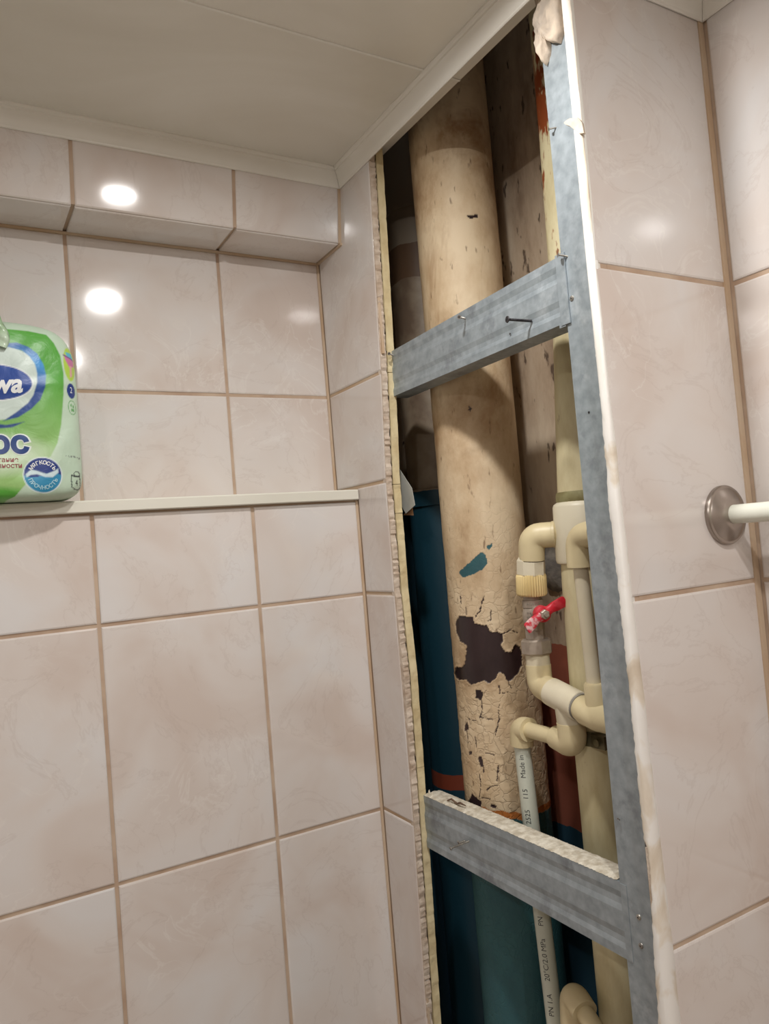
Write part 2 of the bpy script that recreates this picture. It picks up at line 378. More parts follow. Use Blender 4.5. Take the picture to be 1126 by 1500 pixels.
def brick_mat():
    M, t, b = nt('far_wall_tiles'); g = N(t, 'ShaderNodeNewGeometry'); sp = N(t, 'ShaderNodeSeparateXYZ'); L(t, g.outputs['Position'], sp.inputs[0])
    ad = N(t, 'ShaderNodeMath', operation='ADD'); L(t, sp.outputs['X'], ad.inputs[0]); L(t, sp.outputs['Y'], ad.inputs[1])
    cb = N(t, 'ShaderNodeCombineXYZ'); L(t, ad.outputs[0], cb.inputs[0]); L(t, sp.outputs['Z'], cb.inputs[1])
    br = N(t, 'ShaderNodeTexBrick', offset=0.0, i_Scale=1.0); L(t, cb.outputs[0], br.inputs['Vector'])
    br.inputs['Brick Width'].default_value = .202; br.inputs['Row Height'].default_value = .302; br.inputs['Mortar Size'].default_value = .002
    br.inputs['Color1'].default_value = (*sn((212, 202, 194)), 1); br.inputs['Color2'].default_value = (*sn((206, 194, 184)), 1); br.inputs['Mortar'].default_value = (*sn((180, 156, 134)), 1)
    L(t, br.outputs['Color'], b.inputs['Base Color']); b.inputs['Roughness'].default_value = .25
    return M
FT = brick_mat()
struct(MB().box(-1.06, -1.0, -1.26, 1.06, ZF-.05, .60).build('wall_left', FT), 'tiled left wall of the bathroom out of view')
struct(MB().box(-1.06, .74, -1.26, -1.2, ZF-.05, .60).build('wall_front', FT), 'tiled wall behind the camera')

# ceiling: plastic planks running along the back wall, white seams
ce = MB(); ce.box(-1.02, .72, -1.22, .4738, .546, .60); ce.box(-1.02, .5400, .4738, 1.00, .546, .60)
ceiling = struct(ce.build('ceiling', SUB), 'ceiling of glossy beige plastic planks with thin white seams', 'ceiling')
edges = [.946, .680, .430, .180, -.070, -.320, -.570, -.820, -1.070, -1.2]
for i in range(len(edges)-1):
    y1, y0 = edges[i]-.0012, edges[i+1]+.0012
    if y0 > .4738: poly = [(-1.0, y0), (.545, y0), (.545, y1), (-1.0, y1)]
    elif y1 > .4738: poly = [(-1.0, y0), (.70, y0), (.70, .4722), (.545, .4722), (.545, y1), (-1.0, y1)]
    else: poly = [(-1.0, y0), (.70, y0), (.70, y1), (-1.0, y1)]
    MB().prism([(x, y, ZC) for x, y in poly], (0, 0, .010)).build('plank', CEIL, ceiling)
    if i: MB().box(-1.0, .545 if edges[i] > .4738 else .70, edges[i]-.0014, edges[i]+.0014, ZC-.0010, ZC+.009).build('seam_strip', PVCW, ceiling)

# cornices
PR = [(0, -.0238), (.0018, -.0245), (.0030, -.0236), (.0033, -.0218), (.0040, -.0210), (.0054, -.0158), (.0078, -.0108), (.0108, -.0070), (.0124, -.0062), (.0129, -.0042), (.0150, -.0033), (.0162, -.0017), (.0162, 0), (0, 0)]
def cornice(name, pts_fn, label):
    mb = MB(); n = len(PR)
    vs = [p for d, h in PR for p in pts_fn(d, ZC+h)]
    vs = vs[0::2]+vs[1::2]
    mb.add(vs, [tuple(range(n)), tuple(range(n, 2*n))[::-1]]+[(i, n+i, n+(i+1) % n, (i+1) % n) for i in range(n)])
    o = mb.build(name, PVC, smooth=True, angle=28); o['kind'] = 'structure'; o['label'] = label; o['category'] = 'cornice'; return o
cornice('trim_2', lambda d, z: [(-1.0, .9265-d, z), (.5095-d, .9265-d, z)], 'white moulded cornice above the back wall beam')
cornice('trim_3', lambda d, z: [(.5100-d, .9265-d, z), (.5100-d, .4720-d, z)], 'white moulded cornice running over the opened shaft')
cornice('trim_4', lambda d, z: [(.5100-d, .4720-d, z), (.6995-d, .4720-d, z)], 'white moulded cornice above the towel rail panel')
cornice('trim_5', lambda d, z: [(.7000-d, .4720-d, z), (.7000-d, -1.2, z)], 'white moulded cornice above the right hand wall')

# downlights in the ceiling, the last two added only for fill
GLOW, t_, b_ = nt('lamp_glass'); b_.inputs['Emission Color'].default_value = (1, .92, .8, 1); b_.inputs['Emission Strength'].default_value = 3
where = ['above the niche end of the room', 'near the towel rail', 'added as fill light towards the left wall', 'added as fill light behind the camera']
for (x, y, p), w in zip(LAMPS, where):
    d = empty('ceiling_downlight', (x, y, ZC), 'round recessed ceiling downlight '+w, 'lamp', 'ceiling downlights')
    mb = MB(); n = 32; prof = [(.045, 0), (.045, -.002), (.040, -.005), (.033, -.004), (.032, 0)]
    vs = [(x+r*math.cos(2*PI*k/n), y+r*math.sin(2*PI*k/n), ZC+h) for r, h in prof for k in range(n)]
    fs = [(i*n+k, i*n+(k+1) % n, (i+1)*n+(k+1) % n, (i+1)*n+k) for i in range(4) for k in range(n)]
    mb.add(vs, fs); mb.build('rim', CHROME, d, smooth=True)
    mb = MB(); mb.sweep([(x, y, ZC-.0008), (x, y, ZC+.0)], .032, 32); mb.build('lamp_glass', GLOW, d)

# ------------------------------------------------------------------ the main sewer pipe with flaking paint
CHIPS = [[(-46.6,-102.0),(-35.5,-102.3),(-23.9,-102.4),(-22.6,-111.2),(-6.7,-114.7),(-1.3,-123.7),(6.1,-123.3),(12.7,-125.4),(11.9,-134.4),(9.4,-140.0),(13.6,-149.1),(21.7,-149.6),(27.0,-140.0),(33.6,-143.8),(37.1,-153.0),(34.4,-169.2),(27.6,-177.9),(18.3,-185.4),(13.2,-185.8),(9.1,-176.7),(2.6,-173.3),(-.9,-180.8),(-10.2,-187.2),(-16.8,-182.3),(-23.3,-185.3),(-35.2,-189.8),(-42.4,-183.5),(-55.7,-185.0),(-70,-184.4),(-78,-180.0),(-64.1,-169.1),(-47.8,-168.2),(-40.6,-157.7),(-37.1,-138.8),(-47.9,-134.5),(-55.0,-123.0),(-55.3,-113.0)],
 [(-28.7,-195.2),(-21.0,-195.0),(-18.8,-199.8),(-22.3,-208.6),(-30.8,-205.1)], [(-47.8,-236.3),(-46.7,-247.0),(-55.8,-250.2),(-54.5,-242.4)], [(-32.6,-278.2),(-28.1,-278.7),(-27.1,-291.1),(-30.6,-292.5),(-33.8,-284.2)],
 [(-50.2,-276.1),(-42.3,-273.8),(-44.4,-279.0),(-50.8,-280.2)], [(-51.5,-330.5),(-35.2,-335.7),(-37.7,-346.8),(-52.2,-346.3),(-66,-346.1)], [(-21.0,-337.6),(-14.0,-339.0),(-15.3,-342.0),(-22.4,-341.6)],
 [(14.5,409.4),(29.9,411.8),(29.5,407.2),(17.8,405.8)], [(-4.3,164.0),(-1.1,161.9),(-3.2,157.7),(-5.6,159.8)]]
CRACKS = [[(-21.3,-208.5),(-22.1,-221.2),(-26.7,-231.1)],[(0,-213.6),(-1.7,-232.7),(-8.2,-251.8)],[(-34.1,-302.6),(-34.6,-319.2),(-38.6,-332.5)],[(-7.7,-290.1),(-11.2,-307.4)],[(-7.4,-77.7),(-12.9,-94.9),(-19.7,-102.5)],[(-40.5,-76.6),(-40.3,-86.5)],[(-33.0,-90.5),(-32.9,-100.3)],[(12.7,-125.8),(22.2,-122.9),(33.2,-126.2)],[(14.2,-185.9),(17.5,-194.0)],[(-45.8,-233.1),(-32.7,-234.5)],[(-27.6,-229.2),(-17.2,-230.7),(-9.3,-231.6)],[(-27.7,-292.2),(-27.8,-298.0)],[(-36.2,-255.3),(-35.0,-266.8)],[(-23.2,-273.4),(-11.3,-275.8)],[(-25.6,-319.9),(-19.9,-315.5),(-10.7,-313.1)],[(-59.9,-184.5),(-61.4,-191.7)],[(-51.0,-247.7),(-50.0,-263.3)],[(2.0,-190.6),(3.1,-200.3),(13.0,-199.2)],[(-34.8,-331.8),(-22.4,-331.1)],[(.7,-95.7),(-.3,-107.3),(-4.3,-109.0)],[(-18.4,-199.7),(-13.9,-194.9)]]
TEALP = [[(-37.8,-44.3),(-22.7,-34.7),(-4.9,-21.3),(.5,-26.1),(1.0,-36.3),(-3.9,-43.2),(-22.7,-50.8),(-34.9,-52.4),(-38.9,-47.3)],[(1.4,-16.0),(9,-11.5),(8.5,-15.8),(3.9,-19.7)]]
def inpoly(X, Y, poly):
    r = np.zeros(X.shape, bool); n = len(poly)
    for i in range(n):
        x1, y1 = poly[i]; x2, y2 = poly[(i+1) % n]
        if y1 == y2: continue
        c = ((y1 > Y) != (y2 > Y)) & (X < (x2-x1)*(Y-y1)/(y2-y1)+x1)
        r ^= c
    return r
def segdist(X, Y, line):
    d = np.full(X.shape, 1e9)
    for (x1, y1), (x2, y2) in zip(line[:-1], line[1:]):
        dx, dy = x2-x1, y2-y1; t = np.clip(((X-x1)*dx+(Y-y1)*dy)/(dx*dx+dy*dy), 0, 1)
        d = np.minimum(d, np.hypot(X-x1-t*dx, Y-y1-t*dy))
    return d
def vnoise(X, Y, seed, f):     # smooth value noise on arrays
    rs = np.random.RandomState(seed); T = rs.rand(256, 256)
    x, y = X*f, Y*f; xi, yi = np.floor(x).astype(int), np.floor(y).astype(int); u, v = x-xi, y-yi
    u, v = u*u*(3-2*u), v*v*(3-2*v)
    g = lambda a, b: T[a % 256, b % 256]
    return ((g(xi, yi)*(1-u)+g(xi+1, yi)*u)*(1-v)+(g(xi, yi+1)*(1-u)+g(xi+1, yi+1)*u)*v)*2-1
def paint_mat():
    M, t, b = nt('flaking_cream_paint')
    at = N(t, 'ShaderNodeAttribute', attribute_name='paint'); sp = N(t, 'ShaderNodeSeparateColor'); L(t, at.outputs['Color'], sp.inputs[0])
    g = N(t, 'ShaderNodeNewGeometry'); mp = N(t, 'ShaderNodeMapping'); mp.inputs['Scale'].default_value = (1, 1, .6); L(t, g.outputs['Position'], mp.inputs[0])
    sz = N(t, 'ShaderNodeSeparateXYZ'); L(t, g.outputs['Position'], sz.inputs[0])
    n1 = N(t, 'ShaderNodeTexNoise', i_Scale=16.0, i_Detail=7, i_Roughness=.62); L(t, mp.outputs[0], n1.inputs['Vector'])
    c = ramp(t, n1.outputs['Fac'], [(.30, sn((168, 138, 104))), (.46, sn((204, 180, 146))), (.62, sn((220, 200, 168)))])
    # brown grime, stronger high up and by the rail
    n2 = N(t, 'ShaderNodeTexNoise', i_Scale=7.0, i_Detail=6, i_Roughness=.7, i_Distortion=.5); L(t, mp.outputs[0], n2.inputs['Vector'])
    gm = ramp(t, n2.outputs['Fac'], [(.46, (0, 0, 0)), (.64, (.85, .85, .85))])
    zr = N(t, 'ShaderNodeMapRange'); L(t, sz.outputs['Z'], zr.inputs[0]); zr.inputs[1].default_value = .0; zr.inputs[2].default_value = .22
    gz = N(t, 'ShaderNodeMath', operation='MULTIPLY'); L(t, gm, gz.inputs[0]); L(t, zr.outputs[0], gz.inputs[1])
    mx = N(t, 'ShaderNodeMixRGB'); L(t, gz.outputs[0], mx.inputs[0]); L(t, c, mx.inputs[1]); mx.inputs[2].default_value = (*sn((146, 106, 66)), 1)
    # small dark specks drawn down the pipe
    mp3 = N(t, 'ShaderNodeMapping'); mp3.inputs['Scale'].default_value = (1, 1, .3); L(t, g.outputs['Position'], mp3.inputs[0])
    n3 = N(t, 'ShaderNodeTexNoise', i_Scale=150.0, i_Detail=3); L(t, mp3.outputs[0], n3.inputs['Vector'])
    smk = ramp(t, n3.outputs['Fac'], [(.65, (0, 0, 0)), (.74, (.7, .7, .7))])
    mx1 = N(t, 'ShaderNodeMixRGB'); L(t, smk, mx1.inputs[0]); L(t, mx.outputs[0], mx1.inputs[1]); mx1.inputs[2].default_value = (*sn((104, 74, 50)), 1)
    # craquelure
    wv = N(t, 'ShaderNodeTexNoise', i_Scale=55.0, i_Detail=3); L(t, g.outputs['Position'], wv.inputs['Vector'])
    mm = N(t, 'ShaderNodeMixRGB', blend_type='LINEAR_LIGHT'); mm.inputs[0].default_value = .014; L(t, g.outputs['Position'], mm.inputs[1]); L(t, wv.outputs['Color'], mm.inputs[2])
    vo = N(t, 'ShaderNodeTexVoronoi', feature='DISTANCE_TO_EDGE', i_Scale=74.0); L(t, mm.outputs[0], vo.inputs['Vector'])
    cr = ramp(t, vo.outputs['Distance'], [(0, (1, 1, 1)), (.085, (0, 0, 0))])
    zc = ramp(t, sz.outputs['Z'], [(0, (1, 1, 1)), (1, (0, 0, 0))])
    zr2 = N(t, 'ShaderNodeMapRange'); L(t, sz.outputs['Z'], zr2.inputs[0]); zr2.inputs[1].default_value = .08; zr2.inputs[2].default_value = -.20
    pk = ramp(t, n1.outputs['Fac'], [(.42, (.25, .25, .25)), (.56, (1, 1, 1))])
    cz = N(t, 'ShaderNodeMath', operation='MULTIPLY'); L(t, cr, cz.inputs[0]); L(t, zr2.outputs[0], cz.inputs[1])
    cz2 = N(t, 'ShaderNodeMath', operation='MULTIPLY'); L(t, cz.outputs[0], cz2.inputs[0]); L(t, pk, cz2.inputs[1])
    czz = N(t, 'ShaderNodeMath', operation='MULTIPLY', i_1=.26); L(t, cz2.outputs[0], czz.inputs[0])
    mx2 = N(t, 'ShaderNodeMixRGB'); L(t, czz.outputs[0], mx2.inputs[0]); L(t, mx1.outputs[0], mx2.inputs[1]); mx2.inputs[2].default_value = (*sn((108, 82, 58)), 1)
    def lay(prev, fac, col):
        q = N(t, 'ShaderNodeMixRGB'); L(t, fac, q.inputs[0]); L(t, prev, q.inputs[1])
        if hasattr(col, 'default_value'): L(t, col, q.inputs[2])
        else: q.inputs[2].default_value = (*sn(col), 1)
        return q.outputs[0]
    tn = ramp(t, n1.outputs['Fac'], [(.3, sn((40, 80, 88))), (.7, sn((56, 104, 108)))])
    dk = ramp(t, n2.outputs['Fac'], [(.35, sn((38, 27, 28))), (.7, sn((66, 50, 52)))])
    o = lay(mx2.outputs[0], sp.outputs['Green'], tn); o = lay(o, sp.outputs['Blue'], (186, 112, 50)); o = lay(o, sp.outputs['Red'], dk)
    L(t, o, b.inputs['Base Color'])
    rr = N(t, 'ShaderNodeMapRange'); L(t, sp.outputs['Red'], rr.inputs[0]); rr.inputs[3].default_value = .62; rr.inputs[4].default_value = .3; L(t, rr.outputs[0], b.inputs['Roughness'])
    inv = N(t, 'ShaderNodeMath', operation='SUBTRACT', i_0=1.0); L(t, sp.outputs['Red'], inv.inputs[1]); cz3 = N(t, 'ShaderNodeMath', operation='MULTIPLY'); L(t, cz2.outputs[0], cz3.inputs[0]); L(t, inv.outputs[0], cz3.inputs[1])
    h = N(t, 'ShaderNodeMath', operation='MULTIPLY_ADD', i_1=-.9); L(t, cz3.outputs[0], h.inputs[0])
    nb = N(t, 'ShaderNodeTexNoise', i_Scale=120.0, i_Detail=4); L(t, g.outputs['Position'], nb.inputs['Vector']); nbm = N(t, 'ShaderNodeMath', operation='MULTIPLY', i_1=.35); L(t, nb.outputs['Fac'], nbm.inputs[0]); L(t, nbm.outputs[0], h.inputs[2])
    bump(t, b, h.outputs[0], .55, .0012)
    return M
def big_pipe():
    cx, cy, r = .620, .808, .055; base = math.atan2(-cy, -cx)
    th = np.concatenate([np.linspace(-1.75, 1.75, 190), np.linspace(1.75, 2*PI-1.75, 26)[1:-1]])
    z = np.concatenate([np.linspace(ZF, -.42, 40)[:-1], np.linspace(-.42, .18, 560)[:-1], np.linspace(.18, .42, 160)[:-1], np.linspace(.42, .90, 120)])
    T, Z = np.meshgrid(th, z); U = T*r*1000; Zm = Z*1000
    nu = U+.7*vnoise(U, Zm, 1, .28)+.5*vnoise(U, Zm, 2, .7); nz = Zm+.7*vnoise(U, Zm, 3, .28)+.5*vnoise(U, Zm, 4, .7)
    chip = np.zeros(U.shape, bool)
    for c in CHIPS: chip |= inpoly(nu, nz, c)
    for c in CRACKS: chip |= segdist(nu, nz, c) < .62
    teal = np.zeros(U.shape, bool)
    for c in TEALP: teal |= inpoly(nu, nz, c)
    bz = np.interp(U, [-60, -42, -21, 0, 14, 40], [-345, -347, -346.5, -350.5, -353, -352])-1+1.5*vnoise(U, Zm*0, 9, .12)
    orange = (Zm < bz+4.5+2*vnoise(U, Zm*0, 8, .1)) & (Zm >= bz-2.5) & (U > -46)
    low = Zm < bz
    teal |= low & ~orange
    # radius: the lip of paint around a chip, the coupling ring, slight waviness
    R = np.full(U.shape, r)+.0004*vnoise(U, Zm, 5, .03)
    R[chip] -= .0008
    R[teal & ~low] -= .0002
    edge = np.zeros(U.shape)
    for c in CHIPS[:1]:
        d = segdist(nu, nz, c+[c[0]]); edge = np.maximum(edge, np.where((d < 3) & ~chip, (3-d)/3, 0))
    R += edge*.0007
    R += .0006*np.maximum(0, vnoise(U, Zm, 6, .16))*np.clip((40-Zm)/200, 0, 1)*(~chip)
    R += .0009*np.clip(1-np.abs(Zm-531)/3.2, 0, 1)
    X = cx+R*np.cos(base+T); Y = cy+R*np.sin(base+T)
    nz_, nt_ = U.shape
    me = bpy.data.meshes.new('pipe'); V = np.stack([X, Y, Z], -1).reshape(-1, 3)
    i, k = np.meshgrid(np.arange(nz_-1), np.arange(nt_), indexing='ij'); k2 = (k+1) % nt_
    F = np.stack([i*nt_+k, i*nt_+k2, (i+1)*nt_+k2, (i+1)*nt_+k], -1).reshape(-1, 4)
    me.vertices.add(len(V)); me.vertices.foreach_set('co', V.ravel().astype('f'))
    me.loops.add(F.size); me.loops.foreach_set('vertex_index', F.ravel().astype('i'))
    me.polygons.add(len(F)); me.polygons.foreach_set('loop_start', np.arange(0, F.size, 4, dtype='i')); me.polygons.foreach_set('use_smooth', np.ones(len(F), bool))
    me.update(); me.validate()
    ca = me.color_attributes.new('paint', 'FLOAT_COLOR', 'POINT')
    C = np.stack([chip, teal, orange, np.ones(U.shape)], -1).astype('f').reshape(-1); ca.data.foreach_set('color', C)
    me.materials.append(paint_mat())
    o = bpy.data.objects.new('sewer_pipe', me); COL.objects.link(o)
    tag(o, 'thick vertical cream sewer pipe with cracked flaking paint and a dark bare patch', 'pipe')
big_pipe()

# second pipe, further back: raw above, teal below, with a lipped socket
def rear_pipe():
    M, t, b = nt('rear_pipe_paint'); g = N(t, 'ShaderNodeNewGeometry'); sp = N(t, 'ShaderNodeSeparateXYZ'); L(t, g.outputs['Position'], sp.inputs[0])
    n = N(t, 'ShaderNodeTexNoise', i_Scale=20.0, i_Detail=6); L(t, g.outputs['Position'], n.inputs['Vector'])
    c = ramp(t, n.outputs['Fac'], [(.35, sn((128, 108, 90))), (.5, sn((158, 140, 118))), (.65, sn((176, 160, 138)))])
    ad = N(t, 'ShaderNodeMath', operation='MULTIPLY_ADD', i_1=.012); L(t, n.outputs['Fac'], ad.inputs[0]); L(t, sp.outputs['Z'], ad.inputs[2])
    def band(prev, lo, hi, col):
        a = N(t, 'ShaderNodeMath', operation='GREATER_THAN', i_1=lo); L(t, ad.outputs[0], a.inputs[0]); c2 = N(t, 'ShaderNodeMath', operation='LESS_THAN', i_1=hi); L(t, ad.outputs[0], c2.inputs[0])
        m_ = N(t, 'ShaderNodeMath', operation='MULTIPLY'); L(t, a.outputs[0], m_.inputs[0]); L(t, c2.outputs[0], m_.inputs[1])
        q = N(t, 'ShaderNodeMixRGB'); L(t, m_.outputs[0], q.inputs[0]); L(t, prev, q.inputs[1]); q.inputs[2].default_value = (*sn(col), 1); return q.outputs[0]
    c = band(c, .462, .9, (158, 144, 126)); c = band(c, .408, .462, (116, 90, 68)); c = band(c, -3, .079, (26, 68, 84)); c = band(c, -.371, -.349, (150, 72, 50))
    L(t, c, b.inputs['Base Color']); b.inputs['Roughness'].default_value = .5; bump(t, b, n.outputs['Fac'], .5, .002)
    mb = MB(); cx, cy = .676, .985
    prof = [(ZF, .050), (.050, .050), (.0505, .0535), (.070, .0545), (.076, .0530), (.078, .049), (.512, .049), (.5125, .051), (.519, .051), (.5195, .049), (.90, .049)]
    prof2 = []
    for (z0, r0), (z1, r1) in zip(prof[:-1], prof[1:]):
        prof2.append((z0, r0))
    prof2.append(prof[-1])
    mb.sweep([(cx, cy, z) for z, r in prof2], [r for z, r in prof2], 56, ref=(1, 0, 0))
    tag(mb.build('drain_pipe', M, smooth=True, angle=35), 'second vertical pipe behind the cream one, grey brown above and teal below', 'pipe')
rear_pipe()

# ------------------------------------------------------------------ water riser and branches
def riser_mat():
    M, t, b = nt('riser_plastic'); g = N(t, 'ShaderNodeNewGeometry'); sp = N(t, 'ShaderNodeSeparateXYZ'); L(t, g.outputs['Position'], sp.inputs[0])
    mp = N(t, 'ShaderNodeMapping'); mp.inputs['Scale'].default_value = (1, 1, .35); L(t, g.outputs['Position'], mp.inputs[0])
    n = N(t, 'ShaderNodeTexNoise', i_Scale=34.0, i_Detail=5, i_Roughness=.6); L(t, mp.outputs[0], n.inputs['Vector'])
    c = ramp(t, n.outputs['Fac'], [(.3, sn((194, 180, 138))), (.6, sn((218, 208, 170)))])
    n2 = N(t, 'ShaderNodeTexNoise', i_Scale=45.0, i_Detail=4, i_Roughness=.7); L(t, mp.outputs[0], n2.inputs['Vector'])
    zr = N(t, 'ShaderNodeMapRange'); L(t, sp.outputs['Z'], zr.inputs[0]); zr.inputs[1].default_value = .24; zr.inputs[2].default_value = .46; zr.inputs[3].default_value = -.18; zr.inputs[4].default_value = .06
    ad = N(t, 'ShaderNodeMath', operation='ADD'); L(t, n2.outputs['Fac'], ad.inputs[0]); L(t, zr.outputs[0], ad.inputs[1])
    rm = ramp(t, ad.outputs[0], [(.54, (0, 0, 0)), (.60, (1, 1, 1))])
    q = N(t, 'ShaderNodeMixRGB'); L(t, rm, q.inputs[0]); L(t, c, q.inputs[1]); q.inputs[2].default_value = (*sn((142, 68, 30)), 1)
    sm = ramp(t, n2.outputs['Fac'], [(.66, (0, 0, 0)), (.72, (.7, .7, .7))])
    q2 = N(t, 'ShaderNodeMixRGB'); L(t, sm, q2.inputs[0]); L(t, q.outputs[0], q2.inputs[1]); q2.inputs[2].default_value = (*sn((120, 88, 54)), 1)
    L(t, q2.outputs[0], b.inputs['Base Color']); b.inputs['Roughness'].default_value = .45
    return M
RIS = riser_mat()
riser = empty('water_riser', (.603, .618, ZF), 'thick yellowed plastic water riser with rust stains at its top, behind the steel stud', 'pipe')
mb = MB(); mb.sweep([(.6386, .6149, .9270), (.6376, .6180, .4635), (.6345, .6211, .2369), (.6247, .6304, .0206)], .0262, 40); mb.build('riser_pipe', RIS, riser, smooth=True)
mb = MB(); mb.sweep([(.6237, .6314, -.0206), (.6221, .6324, -.0618), (.6201, .6345, -.2575), (.6201, .6355, ZF)], .0260, 40); mb.build('riser_pipe', RIS, riser, smooth=True)
OLIVE = simple('sealant_ring', (150, 146, 104), (120, 110, 70), 60, .6)
mb = MB(); mb.sweep([(.6250, .6298, z) for z in (.026, .031, .036, .040)], [.0268, .0280, .0280, .0268], 36); mb.build('sealant_ring', OLIVE, riser, smooth=True)
mb = MB(); mb.sweep([(.6244, .6304, .0288), (.6244, .6304, .0252), (.6242, .6306, .0227), (.6229, .6316, -.0371), (.6229, .6316, -.0397), (.6229, .6316, -.0412)], [.0268, .0304, .0314, .0314, .0304, .0268], 40)
o = mb.build('tee_fitting', PPRW, riser, smooth=True); o['label'] = 'pale tee fitting on the riser'
mb = MB(); mb.sweep(rpath([(.6190, .6340, -.0072), (.6045, .6508, -.0067)], .01), .0150, 28); mb.build('branch_socket', PPR, riser, smooth=True)
mb = MB(); mb.sweep([(.6206, .6345, -.2251), (.6206, .6345, -.2405)], .0279, 36); mb.box(.594, .600, .598, .618, -.2400, -.2260); mb.sweep([(.5907, .6056, -.2328), (.5892, .6056, -.2328)], .004, 12)
o = mb.build('pipe_clamp', simple('clamp_metal', (120, 112, 84), (90, 84, 62), 60, .5, metal=.5), riser, smooth=True)
mb = MB(); mb.sweep([(.6211, .6340, -.2019), (.6209, .6342, -.2235)], [.0276, .0276], 36); mb.build('coupling', PPR, riser, smooth=True)

br = empty('branch_elbow', (.585, .66, -.006), 'beige plastic elbow with ribbed cap joining the riser to the red handled valve', 'pipe fitting')
pp = rpath([(.6005, .6555, -.0065), (.585, .6735, -.0065), (.585, .6770, -.034)], .018, 10)
mb = MB(); mb.sweep(pp, [.0147 if i < 3 else .0150 for i in range(len(pp))], 32); mb.build('elbow', PPR, br, smooth=True)
mb = MB(); mb.sweep([(.6042, .6512, -.0065), (.6028, .6528, -.0065), (.6008, .6551, -.0065), (.5995, .6566, -.0065)], [.0128, .0153, .0153, .0130], 28); mb.build('weld_bead', PPR, br, smooth=True)
mb = MB(); mb.sweep([(.585, .6775, -.0330), (.585, .6785, -.0345), (.585, .6800, -.0500), (.585, .6805, -.0512)], [.0150, .0166, .0168, .0158], 8, ref=(.92, .38, 0)); mb.build('hex_collar', PPRW, br)
mb = MB(); mb.sweep([(.585, .6805, -.0505), (.585, .6806, -.0525), (.585, .6820, -.0725), (.585, .6822, -.0748)], [.0166, .0176, .0178, .0166], 144, prof=lambda t: 1-.07*(.5+.5*math.cos(36*t))); mb.build('ribbed_cap', RIBM, br, smooth=True, angle=70)

bv = empty('ball_valve', (.585, .682, -.10), 'nickel plated ball valve with a worn red butterfly handle', 'valve')
bx, by = .585, .682
mb = MB()
mb.sweep([(bx, by, z) for z in (-.0745, -.0800, -.0805, -.0885, -.0890)], [.0105, .0105, .0122, .0122, .0116], 32)
mb.sweep([(bx, by, z) for z in (-.0885, -.0900, -.0960, -.1030, -.1080, -.1145)], [.0108, .0118, .0130, .0130, .0118, .0112], 32)
mb.sweep([(bx, by, -.096), (bx-.0050, by-.0155, -.0945), (bx-.0056, by-.0175, -.0945)], [.0085, .0080, .006], 20)
mb.build('valve_body', NICKEL, bv, smooth=True)
mb = MB(); mb.sweep([(bx, by, z) for z in (-.113, -.1142, -.1245, -.1270)], [.0104, .0118, .0118, .0110], 6, ref=(.8, .6, 0)); mb.build('hex_flat', NICKEL, bv)
mb = MB(); mb.sweep([(bx, by, z) for z in (-.1255, -.1272, -.1410, -.1430)], [.0158, .0182, .0182, .0160], 8, ref=(.92, .38, 0)); mb.build('union_nut', NICKEL, bv)
# raised marks on the body
mb = MB(); random.seed(3)
vdir = Vector((-.65, -.76, 0)); sdir = Vector((.76, -.65, 0))
for row, (z, k0, k1, r) in enumerate([(-.0845, -3, 3, .0123), (-.0945, -3, 2, .0129), (-.0990, -3, 2, .0131)]):
    for k in range(k0, k1):
        a = k*.20+.05
        d = (vdir*math.cos(a)+sdir*math.sin(a)); p = Vector((bx, by, z))+d*r; s = Vector((-d.y, d.x, 0))
        h = .0013; w = .00085
        mb.prism([p+s*w*random.uniform(.5, 1)-Vector((0, 0, h)), p+s*w-Vector((0, 0, -h)), p-s*w+Vector((0, 0, h*random.uniform(.2, 1)))], d*.0004)
mb.build('cast_marks', SCREW, bv)['kind'] = 'stuff'
# butterfly handle
hd = MB(); SD = Vector((-.3, -.954, 0)); WD = Vector((.954, -.3, 0)); hc = Vector((bx, by, -.0950))+SD*.026
hd.sweep([hc-SD*.0085, hc-SD*.006, hc+SD*.0015, hc+SD*.003], [.0085, .0098, .0092, .0060], 24)
hub = hd.build('handle', RED, bv, smooth=True); hub['label'] = 'red enamelled butterfly handle'
def wing(sgn, name, mat):
    w = MB(); ang = .50; ux = (WD*math.cos(ang)+Vector((0, 0, math.sin(ang))))*sgn; uz = Vector((0, 0, math.cos(ang)))-WD*math.sin(ang)
    uy = SD; sec = []
    for s, hw, th, off in [(.004, .0052, .0060, 0), (.010, .0046, .0040, .0005), (.016, .0062, .0024, .0034), (.0268, .0064, .0020, .0085), (.0282, .0052, .0014, .0090)]:
        c = hc+ux*s+uy*off
        sec.append([c+uz*hw*math.copysign(abs(math.cos(a))**.45, math.cos(a))+uy*th*math.copysign(abs(math.sin(a))**.45, math.sin(a)) for a in [2*PI*k/12 for k in range(12)]])
    vs = [p for q in sec for p in q]; n = 12
    fs = [(i*n+k, i*n+(k+1) % n, (i+1)*n+(k+1) % n, (i+1)*n+k) for i in range(len(sec)-1) for k in range(n)]+[tuple(range(n)), tuple(4*n+k for k in range(n))[::-1]]
    w.add(vs, fs); o = w.build(name, mat, hub, smooth=True); o.location = (0, 0, 0); return o
# hub mesh lives in world coordinates minus bv.location, so wings follow it
for sg, mt in ((1, RED), (-1, REDW)):
    o = wing(sg, 'wing', mt)
mb = MB(); mb.sweep([hc+SD*.002, hc+SD*.0068, hc+SD*.0078], [.0056, .0056, .0046], 6); mb.sweep([hc+SD*.006, hc+SD*.0105], [.0027, .0025], 14)
o = mb.build('handle_nut', NICKEL, hub, smooth=True); o.location = (0, 0, 0)

